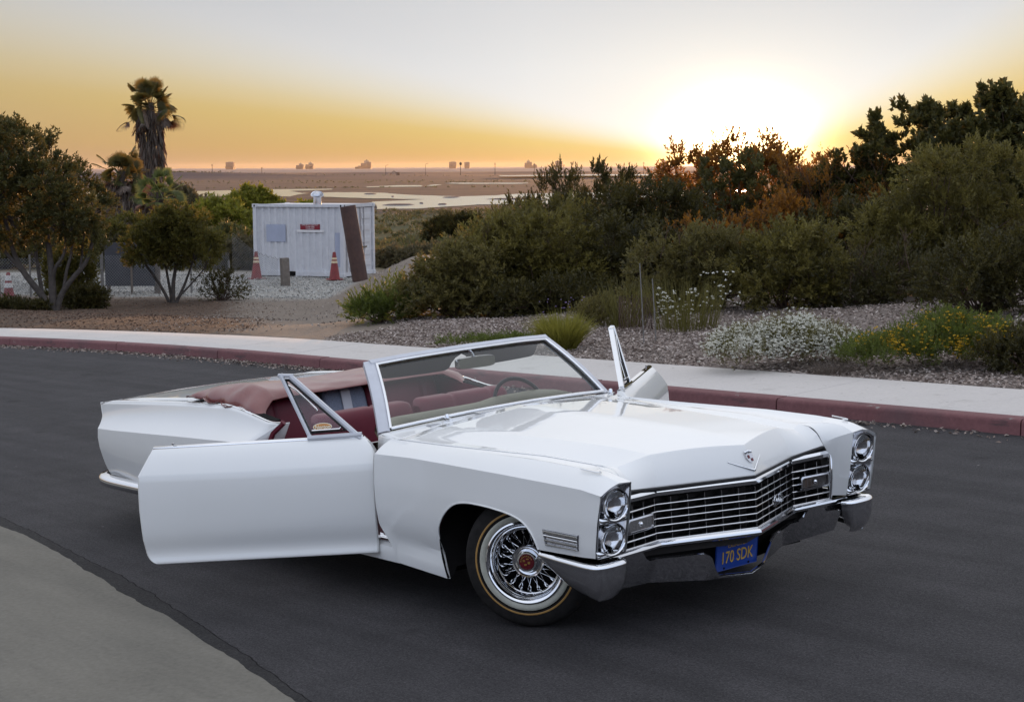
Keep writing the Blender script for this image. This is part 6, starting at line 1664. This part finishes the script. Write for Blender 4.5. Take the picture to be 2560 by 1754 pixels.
# torn flap of wire near the container
t = thing('torn_wire_mesh', 'torn flap of chain-link mesh curling up in front of the container side', 'wire mesh', (0, 0, 0))
fl = [(-9.6, 45.6, -1.5), (-9.3, 46.1, -1.5), (-8.9, 46.4, -1.5), (-8.3, 46.75, -1.5)]
weave(fl, 1.5, 'wire_mesh', t, hz=lambda u: 1.72 - .85 * u - .10 * math.sin(PI * u))
e_ = MB()
for k in range(14):
    u = k / 13; i = min(2, int(u * 3)); a = Vector(fl[i]) + (Vector(fl[i + 1]) - Vector(fl[i])) * (u * 3 - i); hh = 1.72 - .85 * u - .10 * math.sin(PI * u)
    e_.tube([a + Vector((0, -.05, hh - .02)), a + Vector((.06, -.12, hh + .05)), a + Vector((.14, -.05, hh - .07))], .006, 4)
o = e_.build('curled_edge', steel, t); o['kind'] = 'stuff'

# back of a notice board
t = thing('notice_board', 'back of a grey notice board on wooden posts between the two left trees', 'notice board', (-12.45, 43.6, -1.45), -.04)
bm_ = plain('board_grey', (.050, .050, .060), .7, 0, .25, 2.5)
MB().box((0, 0, .84), (1.55, .035, 1.34)).build('board', bm_, t, bevel=.01)
for x, w in ((-.70, .10), (.82, .18)): MB().box((x, .10, .62), (w, .12, 1.9)).build('board_post', wood, t, bevel=.01)
t = thing('marker_post', 'brown post with a pale cap beside the cone at the left edge', 'post', (-16.32, 42.9, ground_z(-16.32, 42.9)), 0)
MB().box((0, 0, .50), (.10, .10, 1.2)).build('post', plain('brown_post', (.11, .06, .042), .8, 0, .2, 9), t); MB().lathe([(.06, 1.1), (.075, 1.16), (.085, 1.27), (.075, 1.28), (.001, 1.28)], 12).build('cap', stripew, t, smooth=40)

# wire plant cage and two stakes in the bed
t = thing('wire_cage', 'rusty wire plant cage in the mulch bed behind the two thin stakes', 'wire cage', (.97, 13.2, ground_z(.97, 13.2)))
m = MB(); n = 22; R_ = .22
for k in range(n):
    for sg in (1, -1):
        m.tube([(R_ * math.cos(2 * PI * k / n + sg * q * .9), R_ * math.sin(2 * PI * k / n + sg * q * .9), .02 + q * .44) for q in (0, .33, .67, 1)], .0028, 3, cap=False)
o = m.build('wire_mesh', rust.m, t); o['kind'] = 'stuff'
for (x, y, h, lx, lab) in ((.97, 11.7, .98, -.06, 'taller thin steel stake leaning left in the mulch'), (1.12, 11.75, .78, -.05, 'shorter thin steel stake right of the taller one')):
    o = MB().tube([(0, 0, -.1), (lx * .5, 0, h * .5), (lx, 0, h)], .007, 6).build('stake', steel, None, smooth=60); o.location = (x, y, ground_z(x, y)); tag(o, lab, 'stake', 'thin stakes in the mulch bed')

# things lying on the kerb and road
o = MB().grid([[(x, y, .012 + .02 * math.sin(x * 40)) for x in np.linspace(-.09, .09, 7)] for y in (-.02, 0, .02)]).build('dry_leaf', LM['dead'], None, smooth=60, solid=.003); o.matrix_world = MR4 @ Matrix.Translation((-2.62, 5.02, 0)); tag(o, 'pale dry leaf on the asphalt against the red kerb behind the left headlamps', 'leaf')
o = MB().tube([(0, 0, .012), (.08, .01, .02), (.16, 0, .014)], [.008, .010, .004], 6).build('twig', MT['twig'], None, smooth=60); o.matrix_world = MR4 @ Matrix.Translation((-6.55, 5.3, KH + .004)); tag(o, 'small brown twig on the kerb top beside the windscreen', 'twig')

# --- far shore: lamp posts, poles, digger, ships
pole = plain('weathered_pole', (.06, .040, .036), .9, 0, .15, 2)
def pt_at(x, y): return (x, y, ground_z(x, y))
for x, h, kind, lab in ((-435, 17, 'mast', 'thin mast on the low hill at the far left'), (-363, 12, 'pole', 'utility pole on the shore right of the low hill'), (-183, 15, 'lamp', 'bent street lamp on the shore, left one of the pair'), (-125, 17, 'lamp', 'bent street lamp on the shore, right one of the pair'), (-74, 18, 'sign', 'utility pole with a round head in front of the two square ships'), (-24, 18, 'pole', 'utility pole on the shore between the square ships and the double ship'), (33, 17, 'pole', 'utility pole right in front of the double ship'), (76, 15, 'pole', 'utility pole beside the lone square ship'), (117, 16, 'pole', 'thin pole on the shore left of the pale ship'), (192, 18, 'pole', 'thin pole near the glowing bushes')):
    y = 2490; t = thing('utility_pole' if kind != 'lamp' else 'street_lamp', lab, 'pole' if kind != 'lamp' else 'street lamp', pt_at(x, y), 0, 'poles along the far shore')
    if kind == 'lamp':
        MB().tube([(0, 0, 0), (0, 0, h * .85), (.6, 0, h * .97), (3.2, 0, h)], [.32, .26, .24, .22], 6).build('pole', pole, t, smooth=60); MB().box((3.6, 0, h), (1.6, .7, .4)).build('lamp_head', pole, t)
    else:
        MB().tube([(0, 0, 0), (0, 0, h)], [.42, .30], 6).build('pole', pole, t, smooth=60)
        if kind == 'sign': MB().lathe([(.01, -2.6), (1.5, -1.6), (1.9, 0), (1.5, 1.6), (.01, 2.6)], 12, (0, 0, h - 1.5)).build('transformer', pole, t, smooth=50)
        else:
            for q in (.93, .84): MB().box((0, 0, h * q), (3.0, .4, .35)).build('crossarm', pole, t)
t = thing('excavator', 'tiny digger with raised arm on the far shore', 'excavator', pt_at(-168, 2480)); em = plain('digger_paint', (.09, .05, .035), .8, 0, .1, 1)
MB().box((3.5, 0, 1.0), (5, 3.4, 1.6)).build('tracks', pole, t); MB().box((3.8, 0, 3.1), (4.2, 3, 2.4)).build('cab', em, t, bevel=.3); MB().tube([(2, 0, 3), (-2.5, 0, 6.4), (-6.5, 0, 2.6)], [.6, .5, .4], 6).build('arm', em, t, smooth=60); MB().box((-6.7, 0, 1.8), (1.6, 1.6, 1.6)).build('bucket', em, t)
hullm = plain('ship_hull', (.10, .050, .050), .7, 0, .15, .05); boxm = plain('ship_containers', (.13, .075, .065), .8, 0, .35, .08); housem = plain('ship_house', (.20, .15, .14), .7, 0, .1, .05)
ships = [(581.6, 21, 17, 'blocky ship at anchor above the low hill on the left'), (755.4, 20, 13, 'low ship at anchor, left one of the close pair'), (779.5, 21, 15, 'stepped ship at anchor, right one of the close pair'), (901, 18, 7, 'small low ship just left of the big stepped ship'), (920, 28, 19, 'big stepped ship at anchor above the leaning pile'), (1135, 19, 15, 'square dark ship at anchor left of the round-headed pole'), (1170.6, 14, 14, 'narrower square ship right of the round-headed pole'), (1323, 20, 17, 'taller ship of the overlapping pair near the middle'), (1338, 14, 9, 'low stern of a second ship behind the overlapping pair'), (1398.6, 18, 16, 'lone square ship right of the overlapping pair'), (1508, 18, 13, 'hazy ship above the upright dark shrub'), (1661, 20, 17, 'pale ship in the glare left of the sun'), (1745, 20, 13, 'faint ship behind the sunlit leaf tips')]
for u, w, h, lab in ships:
    Y = 14000; k = Y / 4276
    x = -.66 + (u - 1280) * k; W2, H2 = w * k, h * k * 1.12
    t = thing('container_ship', lab, 'ship', (x, Y - 9.2, -10.4), 0, 'ships anchored on the horizon')
    hh = H2 * .36
    m = MB(); m.grid([[(-W2 * .40, -40, -3), (W2 * .40, -40, -3), (W2 * .46, 60, -3), (-W2 * .46, 60, -3)], [(-W2 * .49, -46, hh), (W2 * .49, -46, hh), (W2 * .50, 64, hh), (-W2 * .50, 64, hh)]], closed=True); m.add([(-W2 * .49, -46, hh), (W2 * .49, -46, hh), (W2 * .50, 64, hh), (-W2 * .50, 64, hh)], [(0, 1, 2, 3)]); m.build('hull', hullm, t)
    if 'square' in lab or 'blocky' in lab or 'narrower' in lab:
        MB().box((0, 6, hh + (H2 - hh) * .46), (W2 * .96, 60, (H2 - hh) * .92)).build('container_stack', boxm, t, bevel=W2 * .06); MB().box((0, 45, hh + (H2 - hh) * .5), (W2 * .55, 14, (H2 - hh) * 1.02)).build('bridge', housem, t)
    else:
        MB().box((-W2 * .22, 6, hh + (H2 - hh) * .25), (W2 * .5, 50, (H2 - hh) * .5)).build('container_stack', boxm, t, bevel=W2 * .04); MB().box((W2 * .22, 10, hh + (H2 - hh) * .34), (W2 * .44, 40, (H2 - hh) * .68)).build('container_stack', boxm, t, bevel=W2 * .04); MB().box((0, 40, hh + (H2 - hh) * .47), (W2 * .42, 14, (H2 - hh) * .94)).build('bridge', housem, t, bevel=W2 * .05)
        MB().tube([(0, 44, hh), (0, 44, H2 * 1.08)], W2 * .05, 6).build('funnel', hullm, t)
# a little scrub on the crest of the low hill
leaf_mesh('hill_scrub', np.stack([rng.normal(-430, 30, 900), rng.normal(2140, 6, 900), np.full(900, -4.6) + np.abs(rng.normal(0, 1.0, 900))], 1), ball(900) + np.array([0, 0, .6]), 2.2, 1.6, LM['deep'], None)

# ================================================================ the air: faint sea haze
hz = NT('sea_air'); hz.t.nodes.remove(hz.b)
pv = hz.n('ShaderNodeVolumePrincipled'); pv.inputs['Density'].default_value = .85e-5; pv.inputs['Anisotropy'].default_value = .6; pv.inputs['Color'].default_value = (.96, .92, .88, 1)
hz.l(pv.outputs[0], hz.out.inputs['Volume'])
o = MB().box((0, 9000, 19), (44000, 34000, 66)).build('haze', hz.m); o['kind'] = 'stuff'
